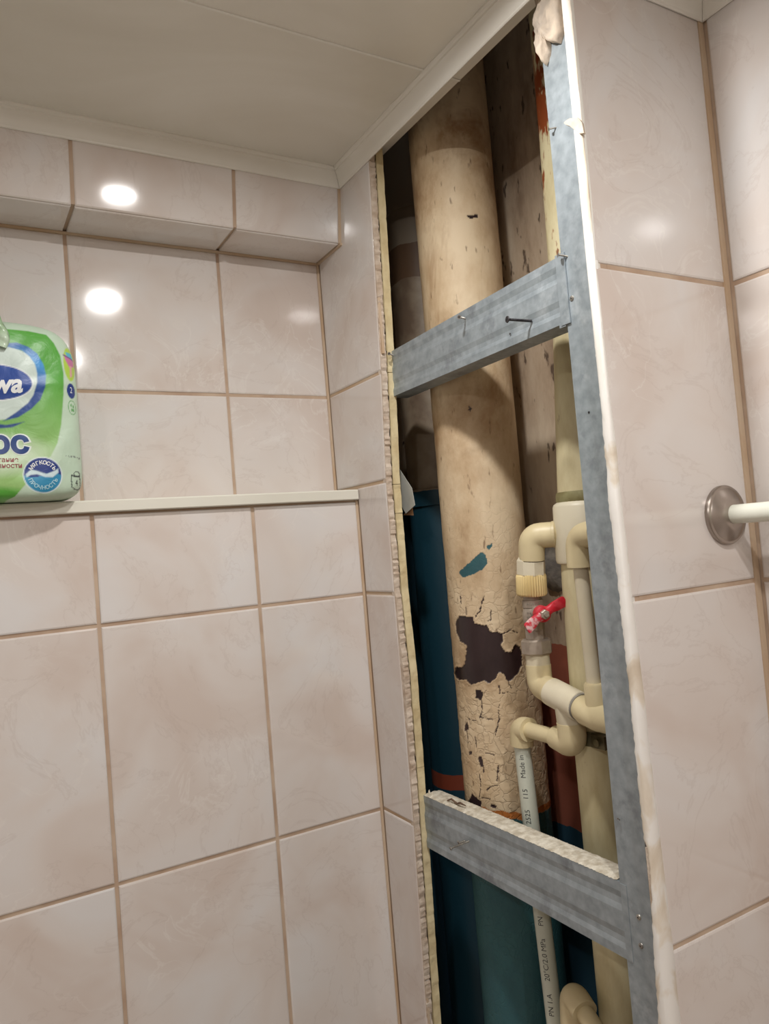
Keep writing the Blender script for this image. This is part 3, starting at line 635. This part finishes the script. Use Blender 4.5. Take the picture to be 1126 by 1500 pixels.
lb = empty('lower_branch', (.583, .677, -.178), 'beige plastic elbow and tee below the valve leading back behind the stud', 'pipe fitting')
mb = MB(); mb.sweep([(bx, .682, -.1420), (.585, .682, -.1560), (.585, .682, -.157)], [.0138, .0140, .0128], 32); mb.build('union_tail', PPRW, lb, smooth=True)
pp = rpath([(.585, .682, -.1555), (.584, .681, -.1790), (.5795, .656, -.1825)], .016, 10)
mb = MB(); mb.sweep(pp, .0146, 32); mb.build('elbow', PPR, lb, smooth=True)
mb = MB(); mb.sweep([(.5800, .6600, -.182), (.5797, .6580, -.1823), (.5793, .6562, -.1826), (.579, .654, -.183)], [.0138, .0156, .0156, .0138], 28); mb.build('weld_bead', PPR, lb, smooth=True)
mb = MB(); mb.sweep([(.5793, .6560, -.1826), (.5792, .6550, -.1828), (.5735, .6085, -.1910), (.5733, .607, -.1912)], [.0144, .0158, .0158, .0144], 32)
mb.sweep([(.5765, .6290, -.188), (.5775, .6285, -.2110), (.5775, .6285, -.2135)], [.0150, .0150, .0142], 32)
o = mb.build('tee', PPRW, lb, smooth=True)
pp = rpath([(.5775, .6285, -.2115), (.5780, .6285, -.2345), (.5800, .658, -.2335)], .010, 10)
mb = MB(); mb.sweep(pp, [.0154]*(len(pp)-1)+[.0128], 32); mb.build('elbow', PPR, lb, smooth=True)
GREYR = simple('grey_ring', (150, 146, 138), (120, 116, 110), 60, .5)
mb = MB(); mb.sweep([(.5737, .6095, -.1908), (.5730, .6045, -.1916)], .0149, 30); mb.build('grey_ring', GREYR, lb, smooth=True)
mb = MB(); mb.sweep([(.5732, .6060, -.1913), (.5690, .594, -.1935), (.5660, .575, -.1955), (.5720, .542, -.198)], [.0135, .0143, .0145, .0145], 32)
mb.sweep([(.5700, .5775, -.190), (.5700, .5775, -.1640), (.5700, .5775, -.1615)], [.0128, .0128, .0116], 28)
mb.build('end_tee', PPR, lb, smooth=True)

by_ = empty('bypass_pipe', (.570, .583, -.10), 'thin beige plastic pipe running down in front of the thick riser from an elbow', 'pipe')
pp = rpath([(.5700, .5845, -.0420), (.5700, .5835, -.0100), (.5690, .5560, -.0080)], .014, 10)
mb = MB(); mb.sweep(pp, [.0136]*len(pp), 32); mb.build('elbow', PPR, by_, smooth=True)
mb = MB(); mb.sweep([(.5700, .5845, -.035), (.5700, .5800, -.168)], .0078, 24); mb.build('pipe_length', PPRW, by_, smooth=True)

wp = empty('supply_pipe', (.580, .715, -.30), 'thin white plastic pipe with black printed lettering, hanging from a beige elbow', 'pipe')
pp = rpath([(.5795, .702, -.2330), (.5800, .7165, -.2335), (.5800, .7185, -.2530)], .012, 10)
mb = MB(); mb.sweep(pp, [.0140]*len(pp), 32); mb.build('elbow', PPR, wp, smooth=True)
mb = MB(); mb.sweep([(.5798, .650, -.2335), (.5795, .712, -.2330)], .0090, 24); mb.build('link_pipe', PPR, wp, smooth=True)
mb = MB(); mb.sweep([(.5800, .7185, -.246), (.5800, .7140, -.355), (.5800, .7035, -.57), (.5800, .7000, ZF)], .0098, 28); mb.build('pipe_length', WHITEP, wp, smooth=True)

be = empty('bottom_elbow', (.575, .655, -.51), 'beige plastic elbow and pipe turning forward beside the riser at the lowest visible point', 'pipe fitting')
pp = rpath([(.5765, .668, -.5600), (.5765, .664, -.5170), (.5700, .640, -.5240)], .012, 10)
mb = MB(); mb.sweep(pp, .0146, 32); mb.build('elbow', PPR, be, smooth=True)
mb = MB(); mb.sweep([(.5710, .645, -.5225), (.5640, .596, -.5460), (.5600, .575, -.556)], .0100, 24); mb.sweep([(.5765, .668, -.555), (.577, .669, ZF)], .0098, 24); mb.build('pipe_length', PPR, be, smooth=True)

# cement dab on the shaft side wall
mb = MB(); n = 28; vs = [(.684, .763, -.051)]
for ring, (rr, x) in enumerate([(.45, .687), (.85, .693), (1.0, .702)]):
    for k in range(n):
        a = 2*PI*k/n; q = 1+.25*noise.noise((math.cos(a)*2, math.sin(a)*2, 4))
        vs.append((x+.002*noise.noise((a, ring, 1)), .763+.022*rr*q*math.cos(a), -.051+.036*rr*q*math.sin(a)))
fs = [(0, 1+k, 1+(k+1) % n) for k in range(n)]+[(1+i*n+k, 1+i*n+(k+1) % n, 1+(i+1)*n+(k+1) % n, 1+(i+1)*n+k) for i in range(2) for k in range(n)]
mb.add(vs, fs); mb.build('cement_dab', simple('grey_cement', (104, 100, 96), (140, 134, 124), 60, .9, bmp=1), ws, smooth=True)

# ------------------------------------------------------------------ steel stud and rails
def shell(mb, name, parent, th=.0009, mat=GALV):
    o = mb.build(name, mat, parent); md = o.modifiers.new('thickness', 'SOLIDIFY'); md.thickness = th; md.offset = 0; return o
stud = empty('steel_stud', (.5275, .5075, ZF), 'tall galvanised steel stud framing the right side of the shaft opening', 'metal profile')
mb = MB(); pr = [(.5550, .5270), (.5286, .5285), (.5279, .5278), (.5279, .4935), (.5550, .4935)]
z0, z1 = ZF, .53; n = len(pr)
mb.add([(x, y, z) for z in (z0, z1) for x, y in pr], [(i, i+1, n+i+1, n+i) for i in range(n-1)])
shell(mb, 'profile', stud)
def rail(name, label, a, b, za, zb, parent_loc):
    root = empty(name, parent_loc, label, 'metal profile')
    prof = [(.024, .02), (.027, .02), (.027, .0), (0, 0), (0, .12), (.0014, .19), (.0016, .27), (.0002, .36), (0, .62), (.0014, .70), (.0016, .79), (.0002, .88), (0, 1), (.027, 1.0), (.027, .93), (.024, .93)]
    mb = MB(); vs = []
    for y, (lo, hi) in ((a, za), (b, zb)):
        for d, h in prof: vs.append((.5278+d, y, lo+(hi-lo)*h))
    n = len(prof); mb.add(vs, [(i, i+1, n+i+1, n+i) for i in range(n-1)])
    shell(mb, 'profile', root); return root
r1 = rail('steel_rail', 'upper galvanised steel rail crossing in front of the cream pipe', .866, .5265, (.1946, .2536), (.1975, .2625), (.528, .70, .19))
r2 = rail('steel_rail', 'lower galvanised steel rail with white plaster dust along its top', .868, .5265, (-.4045, -.3372), (-.4050, -.3345), (.528, .70, -.41))
# bent end tab on the upper rail
mb = MB(); mb.box(.5256, .5270, .5225, .5345, .1950, .2640); mb.box(.5262, .5270, .529, .5375, .1935, .1985); mb.build('end_tab', GALV, r1)
mb = MB(); mb.box(.5270, .5278, .520, .5275, -.4050, -.3350); mb.build('end_tab', GALV, r2)
# dust on the lower rail
random.seed(9); mb = MB(); nx, ny = 9, 240; vs = []
for j in range(ny+1):
    y = .866-(.866-.532)*j/ny
    for i in range(nx+1):
        x = .5274+.0272*i/nx+(random.uniform(-.0006, .0006) if i in (0, nx) else 0)
        e = math.sin(PI*i/nx)**.5
        vs.append((x, y, -.3372+(.0027)*j/ny+.0004+.0016*e*(1+.8*noise.noise((x*300, y*300, 0)))+.0006*random.random()))
nn = nx+1; mb.add(vs, [(j*nn+i, j*nn+i+1, (j+1)*nn+i+1, (j+1)*nn+i) for j in range(ny) for i in range(nx)])
o = mb.build('plaster_dust', DUST, r2, smooth=True); o['kind'] = 'stuff'; o['label'] = 'white plaster dust and crumbs'
random.seed(21)
for y, z, s in [(.862, -.334, .0035), (.856, -.334, .0022), (.82, -.3345, .0018), (.60, -.333, .0016), (.535, -.3325, .0026)]:
    mb = MB(); pts = [Vector((random.gauss(0, 1), random.gauss(0, 1), random.gauss(0, 1))).normalized()*s*random.uniform(.7, 1.3)+Vector((.535, y, z)) for _ in range(10)]
    bm = bmesh.new(); [bm.verts.new(p) for p in pts]; bmesh.ops.convex_hull(bm, input=bm.verts)
    bm.verts.index_update(); mb.add([v.co for v in bm.verts], [[v.index for v in f.verts] for f in bm.faces]); bm.free()
    mb.build('plaster_crumb', DUST, r2)
# cobweb-like dried scrap on the rail by the cream pipe
mb = MB(); mb.sweep([(.534, .820, -.3335), (.535, .812, -.330), (.535, .800, -.3325), (.534, .792, -.3295), (.536, .783, -.331)], [.0008, .0013, .0012, .0015, .0006], 8); mb.build('dried_scrap', simple('scrap', (120, 96, 76), (90, 70, 56), 80, .9), r2, smooth=True)

def screw(name, base, head, r, mat, parent, label=None, thread=True, hr=None):
    b, h = Vector(base), Vector(head); d = (h-b); ln = d.length; hr = hr or r*2.1
    mb = MB(); n = max(8, int(ln/.00032)) if thread else 6
    pts = [b+d*(i/n)*.93 for i in range(n+1)]; rad = [r*(1.0 if (not thread or i % 4 < 2) else .62) for i in range(n+1)]
    mb.sweep(pts, rad, 10)
    mb.sweep([b+d*.90, b+d*.975, h], [r, hr, hr*.92], 16)
    # cross recess
    up = Vector((0, 0, 1)); dn = d.normalized(); s = dn.cross(up).normalized(); u = s.cross(dn)
    o = mb.build(name, mat, parent, smooth=True, angle=50)
    m2 = MB(); w = hr*.16
    for a, c in ((s, u), (u, s)):
        m2.prism([h+dn*.00005+a*hr*.6+c*w, h+dn*.00005-a*hr*.6+c*w, h+dn*.00005-a*hr*.6-c*w, h+dn*.00005+a*hr*.6-c*w], dn*.00012)
    r_ = m2.build('cross_slot', BLKS, o); r_.location = (0, 0, 0)
    if label: o['label'] = label
    return o
def screw_part_fix(o, parent): pass
screw('screw', (.528, .5785, .2134), (.4995, .5825, .2140), .00150, BLKS, r1, 'long black screw sticking out of the rail', hr=.0036)
screw('screw', (.528, .6880, .2490), (.5145, .6810, .2475), .00110, SCREW, r1, hr=.0025)
screw('screw', (.528, .8500, .2478), (.5165, .8420, .2476), .00110, SCREW, r1, hr=.0024)
screw('screw', (.528, .7700, -.3680), (.502, .7735, -.3712), .00110, SCREW, r2, 'thin pale screw sticking out at a slant', hr=.0023)
screw('screw', (.528, .7790, -.3705), (.519, .7805, -.3715), .00140, SCREW, r2, hr=.0032)
screw('nail', (.528, .5185, .3845), (.5215, .5225, .3838), .00080, SCREW, stud, thread=False, hr=.0021)
screw('nail', (.528, .5195, .2585), (.5200, .5245, .2610), .00090, SCREW, stud, thread=False, hr=.0027)
screw('nail', (.528, .5210, -.2750), (.5240, .5195, -.2725), .00060, SCREW, stud, thread=False, hr=.0010)
for y, z in [(.519, .2175), (.5085, -.3592), (.5090, -.3850)]:
    mb = MB(); mb.sweep([(.5277, y, z), (.5268, y, z), (.5264, y, z)], [.0028, .0024, .0014], 16); rv = mb.build('rivet', SCREW, stud, smooth=True)
    mb = MB(); mb.sweep([(.5267, y, z), (.5262, y, z)], .0008, 10); c = mb.build('rivet_hole', BLKS, rv); c.location = (0, 0, 0)
for y, z, p in [(.5110, .1061, stud), (.6120, .2095, r1)]:
    mb = MB(); mb.sweep([(.5276, y, z), (.5271, y, z)], .0011, 12); mb.build('screw_hole', BLKS, p)

# plaster lump hanging over the stud top
poly = [(.5305, .532), (.5270, .512), (.5315, .493), (.5290, .481), (.5318, .4726), (.5255, .4520), (.5215, .447), (.5160, .4557), (.5140, .4660), (.5100, .4620), (.5020, .4570), (.4960, .4640), (.4935, .493), (.4935, .532)]
poly = [tuple(Vector(poly[i]).lerp(Vector(poly[(i+1) % len(poly)]), f)) for i in range(len(poly)) for f in (0, .33, .67)]
N0 = len(poly); cyy = sum(p[0] for p in poly)/N0; czz = sum(p[1] for p in poly)/N0
mb = MB(); vs = []
for k, (s, x) in enumerate([(1, .5268), (.97, .5228), (.88, .5205), (.72, .5195), (.55, .5185), (.38, .5180), (.2, .5178)]):
    for y, z in poly:
        yy, zz = cyy+(y-cyy)*s, czz+(z-czz)*s; e = .0009*noise.noise((yy*700, zz*700, 3))
        vs.append((x+.0060*noise.noise((yy*130, zz*60, 2))+.0022*noise.noise((yy*420, zz*300, 5))+e, yy+e, zz+e))
vs.append((.5178+.006*noise.noise((cyy*130, czz*60, 2)), cyy, czz)); fs = [(i*N0+k, i*N0+(k+1) % N0, (i+1)*N0+(k+1) % N0, (i+1)*N0+k) for i in range(6) for k in range(N0)]+[(6*N0+k, 6*N0+(k+1) % N0, 7*N0) for k in range(N0)]+[tuple(range(N0))]
mb.add(vs, fs); o = mb.build('plaster_lump', PLAST, smooth=True, angle=80); tag(o, 'torn lump of beige plaster hanging over the stud under the cornice', 'plaster')

# torn paper scrap and thread
mb = MB(); P = [(.5395, .8860, .1041), (.541, .8561, .0700), (.5385, .8479, .0464), (.5400, .8750, .0370), (.5395, .8889, .0546)]
mb.prism([(x+.002, y, z) for x, y, z in P], (.0006, 0, 0)); sc = mb.build('paper_scrap', PAPER); tag(sc, 'torn triangular scrap of grey paper dangling beside the cut plasterboard', 'paper')
mb = MB(); mb.prism([(.5455, .8876, .0355), (.5455, .862, .0335), (.5455, .8628, .0455), (.545, .872, .045)], (.0006, 0, 0)); mb.build('brown_backing', KRAFT, sc)
mb = MB(); mb.sweep(rpath([(.5335, .8613, .5201), (.5345, .8660, .5103), (.534, .8625, .491), (.5345, .8660, .4830), (.534, .8690, .4815)], .003, 4), .0007, 8)
tag(mb.build('foam_thread', PVCW, smooth=True), 'short white thread hanging at the top of the plasterboard edge', 'thread')
mb = MB(); mb.prism([(.533, .862, .506), (.533, .868, .50), (.5335, .872, .42), (.5335, .864, .415), (.5335, .861, .47)], (.0020, 0, 0)); tag(mb.build('dark_gap_strip', simple('gap_black', (22, 21, 22), rough=.6)), 'narrow black strip painting the dark gap behind the upper plasterboard edge', 'strip')  # black sheet stands in for the shade in the gap beside the rear pipe

# ------------------------------------------------------------------ towel rail
tr = empty('towel_rail', (.656, .472, 0), 'white rail tube in a round worn chrome flange on the tiled panel', 'towel rail')
mb = MB(); mb.sweep([(.656, y, -.0005) for y in (.4725, .4692, .4680, .4676, .4668, .4622, .4612, .4612)], [.0290, .0290, .0282, .0258, .0248, .0158, .0130, .0080], 48); o = mb.build('flange', CHROME, tr, smooth=True, angle=22); o['label'] = 'round worn chrome wall flange'
RAILM = simple('rail_white', (232, 234, 222), (222, 224, 210), 10, .3)
mb = MB(); mb.sweep([(.656, .464, -.0005), (.656, -1.195, -.0005)], .0092, 32); mb.build('tube', RAILM, tr, smooth=True)
mb = MB(); mb.sweep([(.656, y, -.0005) for y in (-1.1995, -1.1965, -1.194, -1.190)], [.029, .029, .0245, .0115], 48); mb.build('flange', CHROME, tr, smooth=True)

# ------------------------------------------------------------------ printed lettering helper
def text_mesh(s, size, bold=0, align='CENTER', shear=0):
    cu = bpy.data.curves.new('text', 'FONT'); cu.body = s; cu.size = size; cu.align_x = align; cu.align_y = 'CENTER'; cu.offset = bold; cu.shear = shear; cu.resolution_u = 3
    ob = bpy.data.objects.new('text', cu); COL.objects.link(ob)
    dg = bpy.context.evaluated_depsgraph_get(); me = ob.evaluated_get(dg).to_mesh()
    bm = bmesh.new(); bm.from_mesh(me); ob.evaluated_get(dg).to_mesh_clear()
    bmesh.ops.triangulate(bm, faces=bm.faces)
    for _ in range(2):
        long = [e for e in bm.edges if e.calc_length() > .0035]
        if long: bmesh.ops.subdivide_edges(bm, edges=long, cuts=1); bmesh.ops.triangulate(bm, faces=bm.faces)
    bm.verts.index_update()
    vs = [tuple(v.co) for v in bm.verts]; fs = [tuple(v.index for v in f.verts) for f in bm.faces]; bm.free()
    bpy.data.objects.remove(ob); return vs, fs
def wp_axis(z):
    return np.array([.58, interp(z, [(-.57, .7035), (-.355, .714), (-.246, .7185)])])
def pipe_text(s, z, size, name='lettering', ang=.25):
    vs, fs = text_mesh(s, size); mb = MB(); out = []
    for x, y, _ in vs:        # text runs upward along the pipe
        zz = z+x; c = wp_axis(zz); th = math.atan2(-.715, -.58)-ang+(-y)/.0098*1.0
        out.append((c[0]+.00995*math.cos(th), c[1]+.00995*math.sin(th), zz))
    mb.add(out, fs); return mb.build(name, INK, wp)
for s, z in [('Made in', -.276), ('115', -.308), ('2525', -.334), ('.04.08', -.366), ('PN', -.452), ('20\u00b0C/2.0 MPa', -.495), ('PN 1.A', -.545)]:
    pipe_text(s, z, .0085)

# ------------------------------------------------------------------ toilet paper pack
PX, PY, PA, PB, PZ, PH = .034, .955, .108, .055, .0795, .202
def wrinkle(x, z):
    return .0011*math.sin(x*55+z*38)+.0006*math.sin(x*140-z*90+1)+.0012*math.exp(-((z-.12-.1*x)/.006)**2)+.0007*noise.noise((x*60, z*60, 0))
def front_y(xm, zm):    # local x, z in metres from the bottom centre
    zz = abs(2*zm/PH-1); n = 10 if 2*zm < PH else 5; s6 = max(0, 1-zz**n); v = s6**(4/n)-abs(xm/PA)**4
    d = PB*max(v, 1e-7)**.25
    return PY-d-wrinkle(xm, zm)*min(1, d/PB*1.2)
OUTER = [(-95,189),(-40,186),(37.9,187.5),(56.5,187.8),(75.5,185.4),(83,176),(88.7,162.3),(90.7,141.2),(89.2,118),(84.3,82.3),(78.9,61.1),(71.5,47.1),(58,31.8),(44.9,17),(32.7,3.2),(19,-2),(-60,-2),(-98,60),(-100,140)]
ARC = [(0,176),(20,171),(32.1,170.2),(44.4,172.3),(55,168.3),(64,161.1),(69.7,149.4),(71.7,137.3),(69.7,123.2),(64,109),(54,98.3),(41.2,89.5),(25.8,85),(40,95.4),(51.3,105.1),(57.2,113.9),(61.7,127.9),(62.6,138.4),(60.9,148.7),(55.9,157),(48.5,163.4),(36.4,166.1),(10,168)]
INNER = [(-40,168),(10,170),(36.4,168),(55,160),(66,140),(64,120),(55,104),(35,88),(10,84),(-40,90),(-62,128)]
def blob(cx, cz, rx, rz, X, Z, soft=.12):
    d = np.sqrt(((X-cx)/rx)**2+((Z-cz)/rz)**2); return np.clip((1-d)/soft+.5, 0, 1)
def soft(X, Z, poly):
    d = segdist(X, Z, poly+[poly[0]]); return np.clip(.5+np.where(inpoly(X, Z, poly), d, -d)/1.3, 0, 1)
def pack():
    root = empty('toilet_paper_pack', (PX, PY, PZ), 'green and white plastic pack of toilet paper rolls standing on the niche shelf', 'toilet paper')
    nx, nz = 210, 200
    xs = PA*np.sin(np.linspace(-PI/2, PI/2, nx))*.9995; xs = PA*np.sign(xs)*np.abs(np.linspace(-1, 1, nx))**.85*.9995
    t = np.linspace(-1, 1, nz); zs = (t*(1.15-.15*t*t))*.5+.5; zs = np.clip(zs, .0008, .9992)*PH
    V = []; C = []
    ne = np.where(2*zs < PH, 10., 5.); hw = np.maximum(1-np.abs(2*zs/PH-1)**ne, 1e-4)**(1/ne)
    us, Z = np.meshgrid(xs, zs*1000); X = us*hw[:, None]*1000
    base = np.array(sn((190, 212, 190))); col = np.tile(base, X.shape+(1,))
    def mixin(mask, c):
        nonlocal col
        m_ = mask.astype(float)[..., None]; col = col*(1-m_)+np.array(c)*m_
    g1, g2 = np.array(sn((88, 164, 66))), np.array(sn((150, 192, 116)))
    grad = np.clip((Z-40)/90-.3*np.clip((X+10)/60, 0, 1)+.25, 0, 1)[..., None]
    gcol = g2*(1-grad)+g1*grad
    m_ = soft(X, Z, OUTER)[..., None]; col = col*(1-m_)+gcol*m_
    mixin(blob(25, 70, 55, 16, X, Z, .9)*.0+blob(8, 48, 58, 20, X, Z, .7)*.9, sn((212, 230, 204)))
    mixin(inpoly(X, Z, OUTER)*blob(10, 4, 36, 9, X, Z, .6), sn((92, 172, 66)))
    mixin(soft(X, Z, INNER), sn((200, 216, 208)))
    m_ = soft(X, Z, ARC)[..., None]; k = np.clip(1-np.abs(Z-150)/28, 0, 1)[..., None]
    col = col*(1-m_)+(np.array(sn((30, 70, 140)))*(1-k)+np.array(sn((62, 150, 214)))*k)*m_
    mixin(soft(X, Z, [(-20,79),(15.3,82.4),(28.6,80.9),(47,84.5),(34.5,78.4),(22.4,77.1),(-20,75)]), sn((30, 66, 130)))
    mixin(blob(18, 127, 40, 20.5, X, Z, .04), sn((232, 238, 238))); k = np.clip((Z-105)/40, 0, 1)[..., None]
    m_ = blob(18, 127, 38.6, 19.4, X, Z, .04)[..., None]; col = col*(1-m_)+(np.array(sn((34, 66, 140)))*(1-k)+np.array(sn((40, 78, 160)))*k)*m_
    # round badge
    mixin(blob(62, 25.8, 20.2, 20.0, X, Z, .04), sn((226, 238, 240))); mixin(blob(62, 25.8, 19.2, 19, X, Z, .04)*(Z > 25.8+2.5*np.sin((X-62)/6)), sn((34, 58, 128)))
    mixin(blob(62, 25.8, 19.2, 19, X, Z, .04)*(Z <= 25.8+2.5*np.sin((X-62)/6)), sn((52, 140, 180)))
    mixin(soft(X, Z, [(44.6,26.9),(50.2,32),(56.3,30.3),(65.6,26.8),(73.8,30.1),(78,32.9),(78.3,28.4),(71.9,23.2),(64,23.5),(56.2,26.6),(49.9,26.2),(45.2,23.4)]), sn((206, 226, 230)))
    # side icons
    mixin(blob(98.5, 154, 6.8, 20, X, Z, .1), sn((176, 208, 84))); mixin(soft(X, Z, [(95,168),(102,168),(104,158),(97,158)]), sn((90, 180, 200)))
    mixin(soft(X, Z, [(92.3,165),(104,160),(104,152),(98,150),(94,158)]), sn((196, 120, 160))); mixin(soft(X, Z, [(98.5,152),(101,152),(100.6,140),(98.2,138)]), sn((220, 160, 170)))
    mixin(soft(X, Z, [(92,164.4),(104,160.4),(104,159.2),(92,163.2)]), sn((40, 50, 120)))
    mixin(blob(98.3, 122.6, 4.9, 8.6, X, Z, .1), sn((34, 58, 128)))
    mixin(blob(98.2, 103.4, 4.8, 8.6, X, Z, .1)-blob(98.2, 103.4, 4.1, 7.6, X, Z, .1), sn((96, 160, 96)))
    for cx_, cz_ in [(97.2, 105.8), (99.6, 104.6), (97.6, 100.6), (99.6, 100.2)]: mixin(blob(cx_, cz_, .9, 1.9, X, Z, .4), sn((96, 160, 96)))
    # icon with four sheets
    p4 = [(92,26),(96.5,23.8),(102,24.5),(102.6,12),(99,9.6),(95,10.5),(92,12.6)]
    mixin(segdist(X, Z, p4+[p4[0]]) < .55, sn((52, 60, 60))); mixin(np.abs(np.hypot((X-98.6)/1.3, Z-27.2)-2.6) < .5, sn((70, 78, 78)))
    mixin((np.abs(Z-46.6-.1*(95-X)) < .9)*(X > 87)*(X < 104)*(vnoise(X, Z, 4, 1.1) > -.25), sn((130, 140, 132)))
    for j in range(nz):
        for i in range(nx):
            x, z = xs[i]*hw[j], zs[j]; V.append((PX+x, front_y(x, z), PZ+z))
    nf = nx*nz
    # back half, coarse in shade only
    for j in range(nz):
        for i in range(nx):
            x, z = xs[i]*hw[j], zs[j]; V.append((PX+x, 2*PY-front_y(x, z)-2*wrinkle(x, z)*0, PZ+z))
    F = []
    for j in range(nz-1):
        for i in range(nx-1):
            a = j*nx+i; F.append((a, a+1, a+nx+1, a+nx)); b = nf+a; F.append((b+1, b, b+nx, b+nx+1))
        a = j*nx; F.append((a+nx, nf+a+nx, nf+a, a)); a = j*nx+nx-1; F.append((a, nf+a, nf+a+nx, a+nx))
    for i in range(nx-1):
        F.append((i+1, i, nf+i, nf+i+1)); a = (nz-1)*nx+i; F.append((a, a+1, nf+a+1, nf+a))
    me = bpy.data.meshes.new('wrapper'); me.from_pydata(V, [], F); me.update()
    ca = me.color_attributes.new('print', 'FLOAT_COLOR', 'POINT')
    cc = np.concatenate([col, np.ones(X.shape+(1,))], -1).reshape(-1, 4); back = np.tile(np.append(base, 1), (nf, 1))
    ca.data.foreach_set('color', np.concatenate([cc, back]).astype('f').ravel())
    M, t_, b_ = nt('printed_film'); at = N(t_, 'ShaderNodeAttribute', attribute_name='print'); L(t_, at.outputs['Color'], b_.inputs['Base Color']); b_.inputs['Roughness'].default_value = .4
    nn = N(t_, 'ShaderNodeTexNoise', i_Scale=35.0, i_Detail=4, i_Distortion=1.0); g = N(t_, 'ShaderNodeNewGeometry'); L(t_, g.outputs['Position'], nn.inputs['Vector']); bump(t_, b_, nn.outputs['Fac'], .5, .003)
    me.materials.append(M); me.polygons.foreach_set('use_smooth', [True]*len(me.polygons))
    o = bpy.data.objects.new('wrapper', me); COL.objects.link(o); o.parent = root; o.location = -root.location
    # lettering on the film
    WT = simple('white_ink', (236, 240, 240), rough=.4); NV = simple('navy_ink', (26, 72, 134), (30, 54, 116), 40, .4); RDI = simple('dark_red_ink', (150, 84, 84), rough=.5); LB = simple('light_blue_ink', (176, 216, 228), rough=.4); WG = simple('white_outline', (228, 238, 232), rough=.4)
    def put(s, x, z, size, mat, rot=0, bold=0, align='CENTER', shear=0, lift=.00035, sx=1):
        vs, fs = text_mesh(s, size, bold, align, shear); mb = MB(); c_, s_ = math.cos(rot), math.sin(rot); out = []
        for u, v, _ in vs:
            u *= sx
            xl = x/1000+u*c_-v*s_; zl = z/1000+u*s_+v*c_
            out.append((PX+xl, front_y(xl, zl)-lift, PZ+zl))
        mb.add(out, fs); return mb.build('lettering', mat, root)
    put('Zewa', 45.5, 125.5, .0285, WT, rot=.06, bold=.0009, align='RIGHT', shear=.25, sx=.92)
    put('\u043f\u043b\u044e\u0441', 50.5, 60.5, .0330, WG, bold=.0026, align='RIGHT', lift=.0003)
    put('\u043f\u043b\u044e\u0441', 50.0, 60.5, .0330, NV, bold=.0013, align='RIGHT', lift=.0006)
    put('\u0441\u043e\u0447\u0435\u0442\u0430\u043d\u0438\u0435', 38.5, 42.6, .0073, RDI, align='RIGHT', bold=.0001)
    put('\u043c\u044f\u0433\u043a\u043e\u0441\u0442\u0438 \u0438 \u043f\u0440\u043e\u0447\u043d\u043e\u0441\u0442\u0438', 42.0, 36.2, .0073, RDI, align='RIGHT', bold=.0001)
    put('2', 98.3, 123.2, .0095, WT, sx=.6); put('4', 97.8, 17.0, .0095, INK, sx=.65)
    for word, r, a0, a1, mt in [('\u041c\u042f\u0413\u041a\u041e\u0421\u0422\u042c', 13.6, 2.52, .55, WT), ('\u041f\u0420\u041e\u0427\u041d\u041e\u0421\u0422\u042c', 14.2, PI+.42, 2*PI-.42, LB)]:
        n = len(word)
        for k, ch in enumerate(word):
            a = a0+(a1-a0)*k/(n-1); rot = a-PI/2 if mt is WT else a+PI/2
            put(ch, 62+r*math.cos(a), 25.8+r*math.sin(a), .0058, mt, rot=rot, bold=.00012)
    # folded, gathered film at the top
    mb = MB(); n1, n2 = 26, 30; vs = []
    for j in range(n2+1):
        for i in range(n1+1):
            u, v = i/n1, j/n2
            x = -.045+.078*u+.004*math.sin(v*5); z = .160+.043*v+.010*math.sin(u*PI*.9)
            zc = min(z, .186)
            y = front_y(x, zc)-.003-.006*math.sin(u*PI)*(.3+v)-.0016*math.sin(u*34+v*3)-.001*math.sin(v*22+u*9)
            vs.append((PX+x, y, PZ+z))
    w_ = n1+1; mb.add(vs, [(j*w_+i, j*w_+i+1, (j+1)*w_+i+1, (j+1)*w_+i) for j in range(n2) for i in range(n1)])
    FL = simple('clear_film', (190, 210, 186), (150, 180, 140), 40, .25, bmp=.4)
    o = mb.build('gathered_film', FL, root, smooth=True, angle=180); md = o.modifiers.new('thickness', 'SOLIDIFY'); md.thickness = .0006
pack()
for o in COL.objects:
    if o.type == 'LIGHT': o.name = 'downlight_beam'
